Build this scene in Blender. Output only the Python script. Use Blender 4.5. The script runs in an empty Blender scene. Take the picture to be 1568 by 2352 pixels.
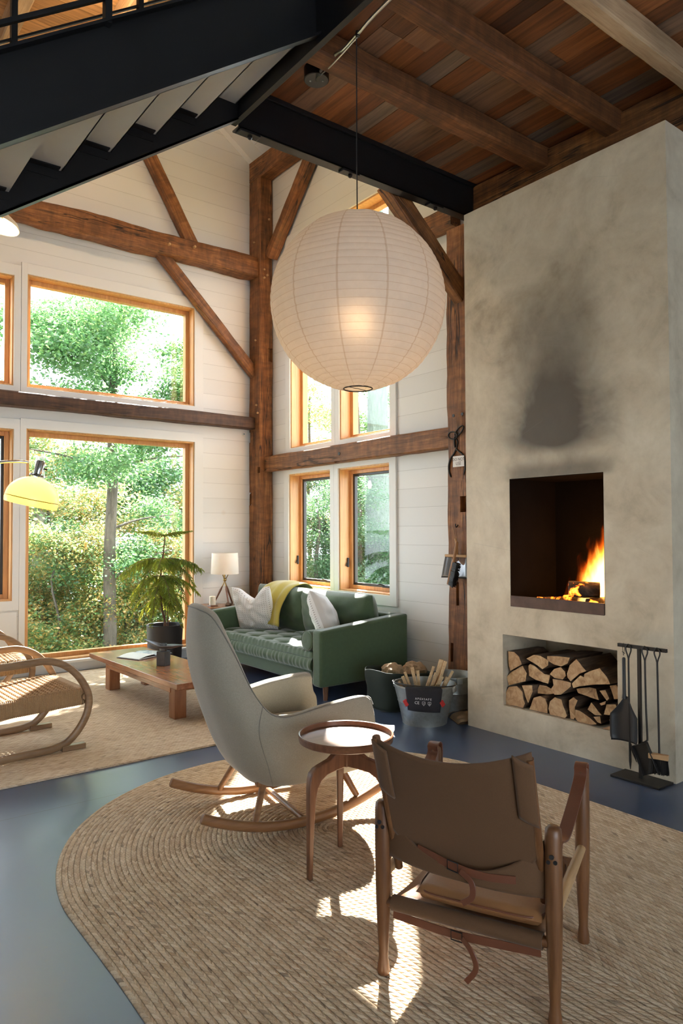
import bpy, bmesh, math, random
import numpy as np
from mathutils import Vector, Matrix, Quaternion, noise
from math import sin, cos, pi, radians, sqrt
random.seed(7)
SC = bpy.context.scene
COL = SC.collection
H = 1.45

# ------------------------------------------------------------------ scene helpers
def V(*a): return Vector(a[0]) if len(a) == 1 else Vector(a)

def tag(o, label=None, cat=None, group=None, kind=None):
    if label: o['label'] = label
    if cat: o['category'] = cat
    if group: o['group'] = group
    if kind: o['kind'] = kind
    return o

def thing(name, label, cat, loc=(0, 0, 0), rz=0.0, group=None, rot=None, kind='thing'):
    o = bpy.data.objects.new(name, None)
    o.empty_display_size = .05
    COL.objects.link(o)
    o.location = loc
    o.rotation_euler = rot if rot else (0, 0, rz)
    return tag(o, label, cat, group, kind)

class MB:
    """collects geometry, then links it as one mesh object"""
    def __init__(s):
        s.v = []; s.f = []; s.m = []; s.uv = []
    def raw(s, verts, faces, mi=0, uvs=None):
        b = len(s.v)
        s.v += [tuple(p) for p in verts]
        s.f += [tuple(b + i for i in f) for f in faces]
        s.m += [mi] * len(faces)
        s.uv += list(uvs) if uvs else [(0, 0)] * len(verts)
        return s
    def box(s, c, d, mat=None, mi=0):
        x, y, z = d[0] / 2, d[1] / 2, d[2] / 2
        p = [V(a, b, e) for a in (-x, x) for b in (-y, y) for e in (-z, z)]
        if mat: p = [mat @ q for q in p]
        p = [q + V(c) for q in p]
        return s.raw(p, [(0, 1, 3, 2), (4, 6, 7, 5), (0, 4, 5, 1), (2, 3, 7, 6), (0, 2, 6, 4), (1, 5, 7, 3)], mi)
    def bx(s, x0, x1, y0, y1, z0, z1, mi=0):
        return s.box(((x0 + x1) / 2, (y0 + y1) / 2, (z0 + z1) / 2), (x1 - x0, y1 - y0, z1 - z0), None, mi)
    def tube(s, pts, r, n=8, caps=True, closed=False, mi=0, sq=None, up=None):
        """sweep; r number or list; sq=(w,h) rectangular-ish section"""
        pts = [V(p) for p in pts]; k = len(pts)
        rs = r if isinstance(r, (list, tuple)) else [r] * k
        vs = []; prev = None
        for i, p in enumerate(pts):
            if closed: t = pts[(i + 1) % k] - pts[i - 1]
            else: t = pts[min(i + 1, k - 1)] - pts[max(i - 1, 0)]
            t = t.normalized() if t.length > 1e-9 else V(0, 0, 1)
            if up is not None: a = V(up)
            elif prev is None: a = V(0, 0, 1) if abs(t.z) < .9 else V(1, 0, 0)
            else: a = prev
            a = (a - t * a.dot(t)); a = a.normalized() if a.length > 1e-6 else t.orthogonal().normalized()
            prev = a; b = t.cross(a)
            if sq:
                w, h = sq; w *= rs[i]; h *= rs[i]; c = min(w, h) * .22
                sec = [(w/2-c, h/2), (w/2, h/2-c), (w/2, -h/2+c), (w/2-c, -h/2), (-w/2+c, -h/2), (-w/2, -h/2+c), (-w/2, h/2-c), (-w/2+c, h/2)]
                ring = [p + b * q[0] + a * q[1] for q in sec]
            else:
                ring = [p + (a * cos(2*pi*j/n) + b * sin(2*pi*j/n)) * rs[i] for j in range(n)]
            vs += ring
        n = 8 if sq else n
        fs = []
        for i in range(k if closed else k - 1):
            for j in range(n):
                i2 = (i + 1) % k; j2 = (j + 1) % n
                fs.append((i*n + j, i2*n + j, i2*n + j2, i*n + j2))
        if caps and not closed:
            fs.append(tuple(range(n))); fs.append(tuple((k-1)*n + j for j in reversed(range(n))))
        return s.raw(vs, fs, mi)
    def lathe(s, prof, c=(0, 0, 0), n=32, mi=0, mat=None, capb=True, capt=False):
        vs = []; k = len(prof)
        for r, z in prof:
            for j in range(n):
                q = V(r*cos(2*pi*j/n), r*sin(2*pi*j/n), z)
                if mat: q = mat @ q
                vs.append(q + V(c))
        fs = [(i*n+j, i*n+(j+1) % n, (i+1)*n+(j+1) % n, (i+1)*n+j) for i in range(k-1) for j in range(n)]
        if capb: fs.append(tuple(reversed(range(n))))
        if capt: fs.append(tuple((k-1)*n+j for j in range(n)))
        return s.raw(vs, fs, mi)
    def prism(s, poly, d0, d1, axis='y', mi=0):
        """poly 2D; axis y: poly=(x,z); axis x: poly=(y,z); axis z: poly=(x,y)"""
        def P(q, d):
            return (q[0], d, q[1]) if axis == 'y' else (d, q[0], q[1]) if axis == 'x' else (q[0], q[1], d)
        n = len(poly)
        vs = [P(q, d0) for q in poly] + [P(q, d1) for q in poly]
        fs = [tuple(range(n)), tuple(range(2*n-1, n-1, -1))] + [(i, n+i, n+(i+1) % n, (i+1) % n) for i in range(n)]
        return s.raw(vs, fs, mi)
    def grid(s, fn, nu, nv, mi=0, wrapu=False, flip=False):
        vs = []; uvs = []
        for i in range(nu + 1 - (1 if wrapu else 0)):
            for j in range(nv + 1):
                u, w = i / nu, j / nv
                vs.append(fn(u, w)); uvs.append((u, w))
        fs = []; N = nu if wrapu else nu + 1
        for i in range(nu):
            for j in range(nv):
                a, b = i*(nv+1)+j, ((i+1) % N)*(nv+1)+j
                f = (a, b, b+1, a+1)
                fs.append(f[::-1] if flip else f)
        return s.raw(vs, fs, mi, uvs)
    def build(s, name, mats, parent=None, label=None, smooth=40, bevel=0, sub=0, weld=False, seg=2):
        me = bpy.data.meshes.new(name)
        me.from_pydata([tuple(p) for p in s.v], [], s.f)
        ms = mats if isinstance(mats, (list, tuple)) else [mats]
        for m in ms: me.materials.append(m)
        if len(ms) > 1: me.polygons.foreach_set('material_index', s.m)
        if any(u != (0, 0) for u in s.uv):
            uvl = me.uv_layers.new(name='UVMap')
            li = np.empty(len(me.loops), dtype=np.int32); me.loops.foreach_get('vertex_index', li)
            uvl.data.foreach_set('uv', np.array(s.uv, dtype=np.float32)[li].ravel())
        bm = bmesh.new(); bm.from_mesh(me)
        if weld: bmesh.ops.remove_doubles(bm, verts=bm.verts, dist=1e-5)
        bmesh.ops.recalc_face_normals(bm, faces=bm.faces)
        bm.to_mesh(me); bm.free()
        if smooth:
            me.polygons.foreach_set('use_smooth', [True]*len(me.polygons))
            if smooth < 180: me.set_sharp_from_angle(angle=radians(smooth))
        me.update()
        o = bpy.data.objects.new(name, me)
        COL.objects.link(o)
        if parent: o.parent = parent
        if bevel:
            b = o.modifiers.new('Bevel', 'BEVEL'); b.width = bevel; b.segments = seg; b.limit_method = 'ANGLE'; b.angle_limit = radians(50)
            b.harden_normals = False
        if sub:
            m = o.modifiers.new('Sub', 'SUBSURF'); m.levels = sub; m.render_levels = sub
        if label: o['label'] = label
        return o

def copy_tree(o, parent=None):
    c = o.copy(); COL.objects.link(c); c.parent = parent
    for ch in list(o.children): copy_tree(ch, c)
    return c

def basis(p0, p1, up=(0, 0, 1)):
    x = (V(p1) - V(p0)).normalized(); u = V(up)
    if abs(x.dot(u)) > .98: u = V(0, 1, 0)
    y = u.cross(x).normalized(); z = x.cross(y)
    m = Matrix((x, y, z)).transposed().to_4x4()
    m.translation = (V(p0) + V(p1)) / 2
    return m

def beam(name, p0, p1, w, h, mat, up=(0, 0, 1), rough=.006, parent=None, step=.09, label=None, seed=None, chamfer=.012, ends=True):
    """timber: local X along, w = local Y size, h = local Z size; edges worn by noise"""
    L = (V(p1) - V(p0)).length
    n = max(2, int(L / step))
    sd = random.random()*50 if seed is None else seed
    c = chamfer
    sec = []
    for (a, b) in ((1, 1), (1, -1), (-1, -1), (-1, 1)):
        pts = [(a*(w/2-c), b*h/2), (a*w/2, b*(h/2-c))]
        if (a*b) < 0: pts = pts[::-1]
        sec += pts
    # insert mid points on the sides
    sec2 = []
    for i in range(len(sec)):
        q, r_ = sec[i], sec[(i+1) % len(sec)]
        sec2.append(q)
        if math.dist(q, r_) > c*2: sec2.append(((q[0]+r_[0])/2, (q[1]+r_[1])/2))
    k = len(sec2); vs = []
    for i in range(n+1):
        x = -L/2 + L*i/n
        for (y, z) in sec2:
            q = V(x*1.7+sd, y*7+sd, z*7)
            d = rough*(noise.noise(q) + .6*noise.noise(V(x*6+sd, y*14, z*14+sd)))
            f = 1 + d/max(abs(y), abs(z))
            vs.append((x, y*f, z*f))
    fs = [(i*k+j, i*k+(j+1) % k, (i+1)*k+(j+1) % k, (i+1)*k+j) for i in range(n) for j in range(k)]
    fs += [tuple(range(k)), tuple(n*k+j for j in reversed(range(k)))]
    mb = MB(); mb.raw(vs, fs)
    o = mb.build(name, mat, None, smooth=35)
    o.matrix_basis = basis(p0, p1, up)
    if parent: o.parent = parent
    if label: o['label'] = label
    return o

def cut(o, boxes):
    """real notches: boolean difference with boxes (world coordinates), applied"""
    for (c, d) in boxes:
        t = MB().box(c, d).build('cutter', o.data.materials[0], smooth=0)
        m = o.modifiers.new('cut', 'BOOLEAN'); m.operation = 'DIFFERENCE'; m.object = t; m.solver = 'EXACT'
        bpy.context.view_layer.update()
        dg = bpy.context.evaluated_depsgraph_get()
        me = bpy.data.meshes.new_from_object(o.evaluated_get(dg))
        o.modifiers.clear(); old = o.data; nm = old.name; o.data = me
        bpy.data.meshes.remove(old); me.name = nm
        bpy.data.objects.remove(t, do_unlink=True)

def lerp_table(tab, t):
    """tab: list of (t, tuple); cubic (catmull-rom, non-uniform-safe) interpolation"""
    ts = [a for a, _ in tab]
    if t <= ts[0]: return V(tab[0][1])
    if t >= ts[-1]: return V(tab[-1][1])
    i = max(j for j in range(len(ts)) if ts[j] <= t)
    i = min(i, len(ts)-2)
    t0, t1 = ts[i], ts[i+1]; p0, p1 = V(tab[i][1]), V(tab[i+1][1])
    def sl(j):
        if j == 0: return (V(tab[1][1])-V(tab[0][1]))/(ts[1]-ts[0])
        if j == len(ts)-1: return (V(tab[-1][1])-V(tab[-2][1]))/(ts[-1]-ts[-2])
        return (V(tab[j+1][1])-V(tab[j-1][1]))/(ts[j+1]-ts[j-1])
    h = t1-t0; s = (t-t0)/h
    m0, m1 = sl(i)*h, sl(i+1)*h
    return p0*(2*s**3-3*s*s+1)+m0*(s**3-2*s*s+s)+p1*(-2*s**3+3*s*s)+m1*(s**3-s*s)

def spline(pts, n):
    tab = [(i, p) for i, p in enumerate(pts)]
    return [lerp_table(tab, (len(pts)-1)*i/n) for i in range(n+1)]

def text_mesh(name, body, size, mat, parent=None, loc=(0, 0, 0), rot=(0, 0, 0), depth=.0006, align='CENTER'):
    cu = bpy.data.curves.new('txt', 'FONT'); cu.body = body; cu.size = size; cu.align_x = align; cu.align_y = 'CENTER'; cu.extrude = depth/2; cu.resolution_u = 3
    t = bpy.data.objects.new('txt', cu); COL.objects.link(t)
    bpy.context.view_layer.update()
    me = bpy.data.meshes.new_from_object(t.evaluated_get(bpy.context.evaluated_depsgraph_get()))
    bpy.data.objects.remove(t, do_unlink=True); bpy.data.curves.remove(cu)
    me.name = name; me.materials.clear(); me.materials.append(mat)
    o = bpy.data.objects.new(name, me); COL.objects.link(o)
    o.location = loc; o.rotation_euler = rot
    if parent: o.parent = parent
    return o

# ------------------------------------------------------------------ material helpers
class NT:
    def __init__(s, name):
        s.mat = bpy.data.materials.new(name); s.mat.use_nodes = True
        s.t = s.mat.node_tree; s.n = s.t.nodes; s.l = s.t.links
        s.n.clear()
        s.out = s.n.new('ShaderNodeOutputMaterial')
    def node(s, typ, **kw):
        o = s.n.new(typ)
        for k, v in kw.items():
            if k.startswith('i_'):
                nm = k[2:].replace('_', ' ')
                o.inputs[nm].default_value = v
            else: setattr(o, k, v)
        return o
    def link(s, a, b): s.l.new(a, b)
    def val(s, sock, x):
        if isinstance(x, (int, float)): sock.default_value = x
        elif isinstance(x, tuple): sock.default_value = x if len(x) == len(sock.default_value) else (*x, 1)
        else: s.l.new(x, sock)
    def math(s, op, a, b=0, c=None):
        o = s.n.new('ShaderNodeMath'); o.operation = op
        s.val(o.inputs[0], a); s.val(o.inputs[1], b)
        if c is not None: s.val(o.inputs[2], c)
        return o.outputs[0]
    def coord(s, which='Object', scale=(1, 1, 1), rot=(0, 0, 0), rand=True):
        tc = s.n.new('ShaderNodeTexCoord'); v = tc.outputs[which]
        if rand:
            oi = s.n.new('ShaderNodeObjectInfo')
            vm = s.n.new('ShaderNodeVectorMath'); vm.operation = 'SCALE'
            cx = s.n.new('ShaderNodeCombineXYZ')
            for i in range(3): s.l.new(oi.outputs['Random'], cx.inputs[i])
            s.l.new(cx.outputs[0], vm.inputs[0]); vm.inputs['Scale'].default_value = 37.0
            ad = s.n.new('ShaderNodeVectorMath'); ad.operation = 'ADD'
            s.l.new(v, ad.inputs[0]); s.l.new(vm.outputs[0], ad.inputs[1]); v = ad.outputs[0]
        mp = s.n.new('ShaderNodeMapping'); mp.inputs['Scale'].default_value = scale; mp.inputs['Rotation'].default_value = rot
        s.l.new(v, mp.inputs[0])
        return mp.outputs[0]
    def noise(s, vec, scale=5, detail=4, rough=.55, dist=0):
        o = s.n.new('ShaderNodeTexNoise'); s.l.new(vec, o.inputs['Vector'])
        o.inputs['Scale'].default_value = scale; o.inputs['Detail'].default_value = detail
        o.inputs['Roughness'].default_value = rough; o.inputs['Distortion'].default_value = dist
        return o.outputs['Fac']
    def ramp(s, fac, stops):
        o = s.n.new('ShaderNodeValToRGB'); e = o.color_ramp.elements
        while len(e) < len(stops): e.new(.5)
        for i, (p, c) in enumerate(stops):
            e[i].position = p; e[i].color = (*c, 1) if len(c) == 3 else c
        s.l.new(fac, o.inputs[0]); return o.outputs['Color']
    def mix(s, fac, a, b, mode='MIX'):
        o = s.n.new('ShaderNodeMix'); o.data_type = 'RGBA'; o.blend_type = mode
        s.val(o.inputs[0], fac)
        s.val(o.inputs[6], a); s.val(o.inputs[7], b)
        return o.outputs[2]
    def bump(s, h, strength=.3, dist=.01, normal=None):
        o = s.n.new('ShaderNodeBump'); s.l.new(h, o.inputs['Height'])
        o.inputs['Strength'].default_value = strength; o.inputs['Distance'].default_value = dist
        if normal: s.l.new(normal, o.inputs['Normal'])
        return o.outputs[0]
    def bsdf(s, color, rough=.6, metal=0, normal=None, **kw):
        o = s.n.new('ShaderNodeBsdfPrincipled')
        s.val(o.inputs['Base Color'], color); s.val(o.inputs['Roughness'], rough); s.val(o.inputs['Metallic'], metal)
        if normal: s.l.new(normal, o.inputs['Normal'])
        for k, v in kw.items(): s.val(o.inputs[k.replace('_', ' ')], v)
        s.l.new(o.outputs[0], s.out.inputs[0])
        return o
    def sep(s, vec):
        o = s.n.new('ShaderNodeSeparateXYZ'); s.l.new(vec, o.inputs[0]); return o.outputs

def plain(name, color, rough=.6, metal=0, var=.12, scale=8, bump=0, **kw):
    n = NT(name); v = n.coord('Object')
    f = n.noise(v, scale, 4)
    c = n.mix(f, tuple(x*(1-var) for x in color), tuple(min(1, x*(1+var)) for x in color))
    nm = n.bump(n.noise(v, scale*12, 3), bump, .004) if bump else None
    n.bsdf(c, rough, metal, nm, **kw)
    return n.mat

def wood(name, dark, mid, light, axis='X', stretch=14, scale=1.3, rough=.55, bump=.25, contrast=1.0, mottle=.5, knots=True, cracks=0):
    n = NT(name)
    sc = {'X': (1, stretch, stretch), 'Y': (stretch, 1, stretch), 'Z': (stretch, stretch, 1)}[axis]
    v = n.coord('Object', sc)
    a = n.noise(v, scale, 6, .62, .9)
    b = n.noise(v, scale*4.5, 4, .6, .3)
    v2 = n.coord('Object', (1, 1, 1))
    m = n.noise(v2, 2.2, 3, .5, .5)
    fac = n.math('ADD', n.math('MULTIPLY', a, .6), n.math('MULTIPLY', b, .4))
    c = n.ramp(fac, [(.30, dark), (.50, mid), (.72, light)])
    mm = n.ramp(m, [(.25, (1-mottle*.75,)*3), (.7, (1.12,)*3)])
    c = n.mix(1.0, c, mm, 'MULTIPLY')
    if knots:
        sk = {'X': (.9, 2.6, 2.6), 'Y': (2.6, .9, 2.6), 'Z': (2.6, 2.6, .9)}[axis]
        vk = n.coord('Object', sk)
        vo = n.n.new('ShaderNodeTexVoronoi'); n.link(vk, vo.inputs['Vector']); vo.inputs['Scale'].default_value = 1.9
        kf = n.ramp(vo.outputs['Distance'], [(.03, (1, 1, 1)), (.13, (0, 0, 0))])
        c = n.mix(n.math('MULTIPLY', kf, .75), c, tuple(x*.35 for x in dark))
    hgt = fac
    if cracks:
        sq = {'X': (.55, 9, 9), 'Y': (9, .55, 9), 'Z': (9, 9, .55)}[axis]
        cv = n.noise(n.coord('Object', sq), 1.25, 3, .5, .35)
        ck = n.ramp(n.math('ABSOLUTE', n.math('SUBTRACT', cv, .5)), [(.004, (1, 1, 1)), (.016, (0, 0, 0))])
        gate = n.ramp(n.noise(n.coord('Object', (1.3, 1.3, 1.3)), 1.2, 2), [(.46, (0, 0, 0)), (.54, (1, 1, 1))])
        k = n.math('MULTIPLY', n.math('MULTIPLY', ck, gate), cracks)
        c = n.mix(k, c, tuple(x*.22 for x in dark)); hgt = n.math('SUBTRACT', fac, n.math('MULTIPLY', k, 1.5))
        # adze marks: patchy lighter and darker scallops across the grain
        sa = {'X': (9, 3, 3), 'Y': (3, 9, 3), 'Z': (3, 3, 9)}[axis]
        ad = n.noise(n.coord('Object', sa), 1.6, 3, .6, .4)
        c = n.mix(1.0, c, n.ramp(ad, [(.32, (.72,)*3), (.5, (1,)*3), (.68, (1.28,)*3)]), 'MULTIPLY')
    nm = n.bump(hgt, bump, .008)
    n.bsdf(c, rough, 0, nm)
    return n.mat
# ------------------------------------------------------------------ materials
M = {}
M['timber'] = wood('old timber', (.075, .026, .008), (.215, .082, .024), (.42, .19, .066), 'X', 16, 1.2, .62, .6, cracks=.9)
M['timber_dark'] = wood('dark timber', (.035, .016, .008), (.085, .037, .017), (.16, .075, .034), 'X', 16, 1.2, .6, .45, cracks=.6)
M['joist'] = wood('joist wood', (.055, .020, .006), (.145, .052, .016), (.27, .112, .038), 'X', 18, 1.4, .65, .4, cracks=.5)
M['joist_pale'] = wood('pale joist wood', (.30, .19, .10), (.48, .32, .18), (.60, .44, .27), 'X', 18, 1.4, .65, .3)
M['fir'] = wood('window fir', (.44, .215, .075), (.60, .32, .125), (.72, .43, .19), 'X', 30, 1.0, .42, .08, mottle=.12, knots=False)
M['firz'] = wood('window fir upright', (.44, .215, .075), (.60, .32, .125), (.72, .43, .19), 'Z', 30, 1.0, .42, .08, mottle=.12, knots=False)
M['firy'] = wood('window fir along', (.44, .215, .075), (.60, .32, .125), (.72, .43, .19), 'Y', 30, 1.0, .42, .08, mottle=.12, knots=False)
M['peg'] = plain('peg wood', (.50, .30, .14), .6)
M['steel'] = plain('black steel', (.008, .008, .009), .45, .0, .3, 5, .05, Specular_IOR_Level=.28)
M['steel_tread'] = plain('grey steel', (.36, .365, .35), .5, .0, .08, 4)
M['galv'] = plain('conduit steel', (.55, .55, .53), .28, .9, .1, 20)
M['sash'] = plain('bronze sash', (.035, .030, .026), .4)
M['trim'] = plain('white trim', (.76, .755, .72), .5, 0, .03, 3)
M['soot'] = plain('soot', (.006, .005, .0045), .95, 0, .5, 6, .5, Specular_IOR_Level=.08)
M['rust'] = plain('rusty steel', (.10, .060, .045), .55, .55, .55, 14, .3)
M['black'] = plain('black paint', (.012, .012, .013), .5)
M['iron'] = plain('dark iron', (.030, .027, .025), .5, .6, .3, 20, .1)
M['brass'] = plain('aged brass', (.34, .22, .08), .38, .9, .2, 20)
M['chrome'] = plain('chrome', (.62, .62, .62), .12, 1.0, .03, 5)

def shiplap(name, col=(.755, .755, .725)):
    n = NT(name); v = n.coord('Object', rand=False)
    z = n.sep(v)[2]
    k = n.math('DIVIDE', n.math('SUBTRACT', z, 1.324 - 1.78), .178)
    fr = n.math('FRACT', k)
    d = n.math('ABSOLUTE', n.math('SUBTRACT', fr, .5))
    seam = n.math('GREATER_THAN', d, .4895)
    wn = n.n.new('ShaderNodeTexWhiteNoise'); wn.noise_dimensions = '1D'
    n.link(n.math('FLOOR', k), wn.inputs['W'])
    tone = n.math('ADD', .955, n.math('MULTIPLY', wn.outputs['Value'], .06))
    f = n.noise(v, 1.1, 4)
    c = n.mix(f, tuple(x*.96 for x in col), tuple(min(1, x*1.03) for x in col))
    vo = n.n.new('ShaderNodeTexVoronoi'); n.link(v, vo.inputs['Vector']); vo.inputs['Scale'].default_value = 1.35
    kn = n.ramp(vo.outputs['Distance'], [(.018, (1, 1, 1)), (.05, (0, 0, 0))])
    c = n.mix(n.math('MULTIPLY', kn, .22), c, (.62, .50, .36))
    cx = n.n.new('ShaderNodeCombineXYZ')
    for i in range(3): n.link(tone, cx.inputs[i])
    c = n.mix(1.0, c, cx.outputs[0], 'MULTIPLY')
    c = n.mix(n.math('MULTIPLY', seam, .45), c, (.30, .28, .25))
    nm = n.bump(n.math('MULTIPLY', seam, -1.0), .6, .004)
    n.bsdf(c, .5, 0, nm)
    return n.mat
M['shiplap'] = shiplap('white shiplap')

def roof_mat():
    n = NT('white roof boards'); v = n.coord('Object', rand=False)
    x = n.sep(v)[0]
    fr = n.math('FRACT', n.math('DIVIDE', x, .125))
    seam = n.math('GREATER_THAN', n.math('ABSOLUTE', n.math('SUBTRACT', fr, .5)), .482)
    c = n.mix(n.math('MULTIPLY', seam, .55), (.70, .69, .67), (.30, .29, .28))
    n.bsdf(c, .55); return n.mat
M['roof'] = roof_mat()

def floor_mat():
    n = NT('polished concrete'); v = n.coord('Object', rand=False)
    a = n.noise(v, .8, 3, .5, .3); b = n.noise(v, 3.5, 4, .5, .2); e = n.noise(v, 38, 3)
    f = n.math('ADD', n.math('MULTIPLY', a, .8), n.math('MULTIPLY', b, .2))
    c = n.ramp(f, [(.2, (.042, .066, .122)), (.5, (.052, .079, .142)), (.8, (.064, .094, .164))])
    c = n.mix(n.math('MULTIPLY', n.ramp(e, [(.62, (0, 0, 0)), (.75, (1, 1, 1))]), .25), c, (.10, .08, .06))
    xyz = n.sep(v)
    jy = n.math('LESS_THAN', n.math('ABSOLUTE', n.math('SUBTRACT', xyz[1], 3.932)), .0022)
    c = n.mix(n.math('MULTIPLY', jy, .85), c, (.012, .012, .014))
    r = .29
    nm = n.bump(e, .03, .002)
    n.bsdf(c, r, 0, nm, Specular_IOR_Level=.65)
    return n.mat
M['floor'] = floor_mat()

def plaster():
    n = NT('cement plaster'); v = n.coord('Object', rand=False)
    a = n.noise(v, 1.1, 5, .6, .8); b = n.noise(v, 3.4, 6, .62, 1.0); e = n.noise(v, 16, 4, .6)
    f = n.math('ADD', n.math('MULTIPLY', a, .45), n.math('ADD', n.math('MULTIPLY', b, .40), n.math('MULTIPLY', e, .15)))
    c = n.ramp(f, [(.34, (.34, .280, .195)), (.46, (.50, .425, .310)), (.56, (.59, .515, .385)), (.68, (.68, .61, .48))])
    # smoke stain above the firebox (a mark with its own shape)
    y, z = n.sep(v)[1], n.sep(v)[2]
    wob = n.math('MULTIPLY', n.math('SUBTRACT', n.noise(v, 2.6, 4, .55, .6), .5), .35)
    yy = n.math('ADD', n.math('ABSOLUTE', n.math('SUBTRACT', y, 2.90)), wob)
    def smooth(x, lo, hi):
        mr = n.n.new('ShaderNodeMapRange'); mr.interpolation_type = 'SMOOTHSTEP'
        n.val(mr.inputs[0], x); mr.inputs[1].default_value = lo; mr.inputs[2].default_value = hi
        mr.inputs[3].default_value = 0; mr.inputs[4].default_value = 1
        return mr.outputs[0]
    side = n.math('SUBTRACT', 1.0, smooth(yy, .06, .60))
    low = smooth(n.math('ADD', z, n.math('MULTIPLY', wob, .35)), 1.90, 2.12)
    lin = n.n.new('ShaderNodeMapRange'); n.val(lin.inputs[0], n.math('ADD', z, n.math('MULTIPLY', wob, .8))); lin.inputs[1].default_value = 2.0; lin.inputs[2].default_value = 3.70; lin.inputs[3].default_value = 1; lin.inputs[4].default_value = 0
    top = n.math('POWER', lin.outputs[0], 1.25)
    st = n.math('MULTIPLY', n.math('MULTIPLY', side, low), top)
    # thin dark band right at the lintel
    lint = n.math('MULTIPLY', n.math('MULTIPLY', smooth(z, 1.79, 1.83), n.math('SUBTRACT', 1.0, smooth(z, 1.86, 1.98))), n.math('SUBTRACT', 1.0, smooth(yy, .25, .50)))
    st = n.math('MINIMUM', n.math('ADD', n.math('MULTIPLY', st, 1.35), n.math('MULTIPLY', lint, .70)), .92)
    c = n.mix(st, c, (.040, .027, .016))
    # hairline cracks
    vo = n.n.new('ShaderNodeTexVoronoi'); vo.feature = 'DISTANCE_TO_EDGE'; n.link(v, vo.inputs['Vector']); vo.inputs['Scale'].default_value = 1.3
    ck = n.math('MULTIPLY', n.math('LESS_THAN', vo.outputs['Distance'], .0022), n.math('GREATER_THAN', n.noise(v, 2.1, 2), .56))
    c = n.mix(n.math('MULTIPLY', ck, .13), c, (.22, .20, .16))
    nm = n.bump(f, .12, .02)
    n.bsdf(c, n.ramp(b, [(.3, (.45,)*3), (.7, (.62,)*3)]), 0, nm)
    return n.mat
M['plaster'] = plaster()

def plank_mat(name, stops, axis='Y', gloss=.55):
    n = NT(name)
    at = n.n.new('ShaderNodeAttribute'); at.attribute_name = 'tone'
    sc = (22, 1.2, 22) if axis == 'Y' else (1.2, 22, 22)
    v0 = n.coord('Object', sc, rand=False)
    ad = n.n.new('ShaderNodeVectorMath'); ad.operation = 'ADD'
    s2 = n.n.new('ShaderNodeVectorMath'); s2.operation = 'SCALE'; n.link(at.outputs['Color'], s2.inputs[0]); s2.inputs['Scale'].default_value = 60
    n.link(v0, ad.inputs[0]); n.link(s2.outputs[0], ad.inputs[1]); v = ad.outputs[0]
    g = n.noise(v, 1.3, 6, .62, .8)
    base = n.ramp(n.sep(at.outputs['Color'])[0], stops)
    gg = n.ramp(g, [(.28, (.42,)*3), (.5, (.95,)*3), (.75, (1.45,)*3)])
    c = n.mix(1.0, base, gg, 'MULTIPLY')
    n.bsdf(c, gloss, 0, n.bump(g, .25, .004))
    return n.mat
M['planks'] = plank_mat('loft planks', [(0, (.060, .022, .009)), (.22, (.20, .066, .020)), (.45, (.33, .115, .034)), (.62, (.13, .048, .018)), (.78, (.27, .18, .115)), (.9, (.15, .11, .08)), (1, (.38, .15, .05))])
M['planks_orange'] = plank_mat('attic planks', [(0, (.34, .17, .06)), (.5, (.48, .25, .095)), (1, (.60, .34, .14))], 'X')

def glass_mat():
    n = NT('window glass')
    tr = n.n.new('ShaderNodeBsdfTransparent'); tr.inputs[0].default_value = (.965, .97, .965, 1)
    gl = n.n.new('ShaderNodeBsdfGlossy'); gl.inputs['Roughness'].default_value = .02
    mx = n.n.new('ShaderNodeMixShader'); lw = n.n.new('ShaderNodeLayerWeight'); lw.inputs[0].default_value = .5
    n.link(n.math('ADD', .025, n.math('MULTIPLY', n.math('POWER', lw.outputs['Facing'], 5.0), .6)), mx.inputs[0]); n.link(tr.outputs[0], mx.inputs[1]); n.link(gl.outputs[0], mx.inputs[2])
    n.link(mx.outputs[0], n.out.inputs[0]); return n.mat
M['glass'] = glass_mat()

# ------------------------------------------------------------------ room shell
XW, YW = 4.664, 7.693
ROOF_B, ROOF_S = 6.033, .688
def roof_z(x): return ROOF_B + (4.516 - x)*ROOF_S      # underside of the rafters

def holes_wall(mb, u0, u1, z0, z1, holes, place):
    us = sorted({u0, u1, *[h[0] for h in holes], *[h[1] for h in holes]})
    zs = sorted({z0, z1, *[h[2] for h in holes], *[h[3] for h in holes]})
    for a, b in zip(us, us[1:]):
        # merge vertical runs
        run = None
        for c, d in zip(zs, zs[1:]):
            inside = any(h[0] <= (a+b)/2 <= h[1] and h[2] <= (c+d)/2 <= h[3] for h in holes)
            if inside:
                if run: place(mb, a, b, *run); run = None
            else: run = (run[0], d) if run else (c, d)
        if run: place(mb, a, b, *run)

mb = MB(); mb.bx(-5, 5.2, -4, 8.0, -.2, 0)
tag(mb.build('floor', M['floor'], smooth=0), 'smooth blue grey polished concrete floor with one thin joint line', kind='structure')

LW = [(1.868, 3.738, .125, 2.515), (.62, 1.757, .765, 2.50), (1.868, 3.738, 2.93, 4.10), (.10, 1.75, 2.93, 4.06), (-2.3, -.25, .125, 2.515)]
mb = MB()
holes_wall(mb, -5, XW+.2, 0, 4.5, LW, lambda m, a, b, c, d: m.bx(a, b, YW, YW+.2, c, d))
mb.prism([(-5, 4.5), (XW+.2, 4.5), (XW+.2, roof_z(XW+.2)+.25), (0.2, roof_z(.2)+.25), (-5, roof_z(.2)+.25)], YW, YW+.2, 'y')
tag(mb.build('wall_left', M['shiplap'], smooth=0), 'tall white shiplap gable wall with the two big picture windows', kind='structure')

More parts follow.
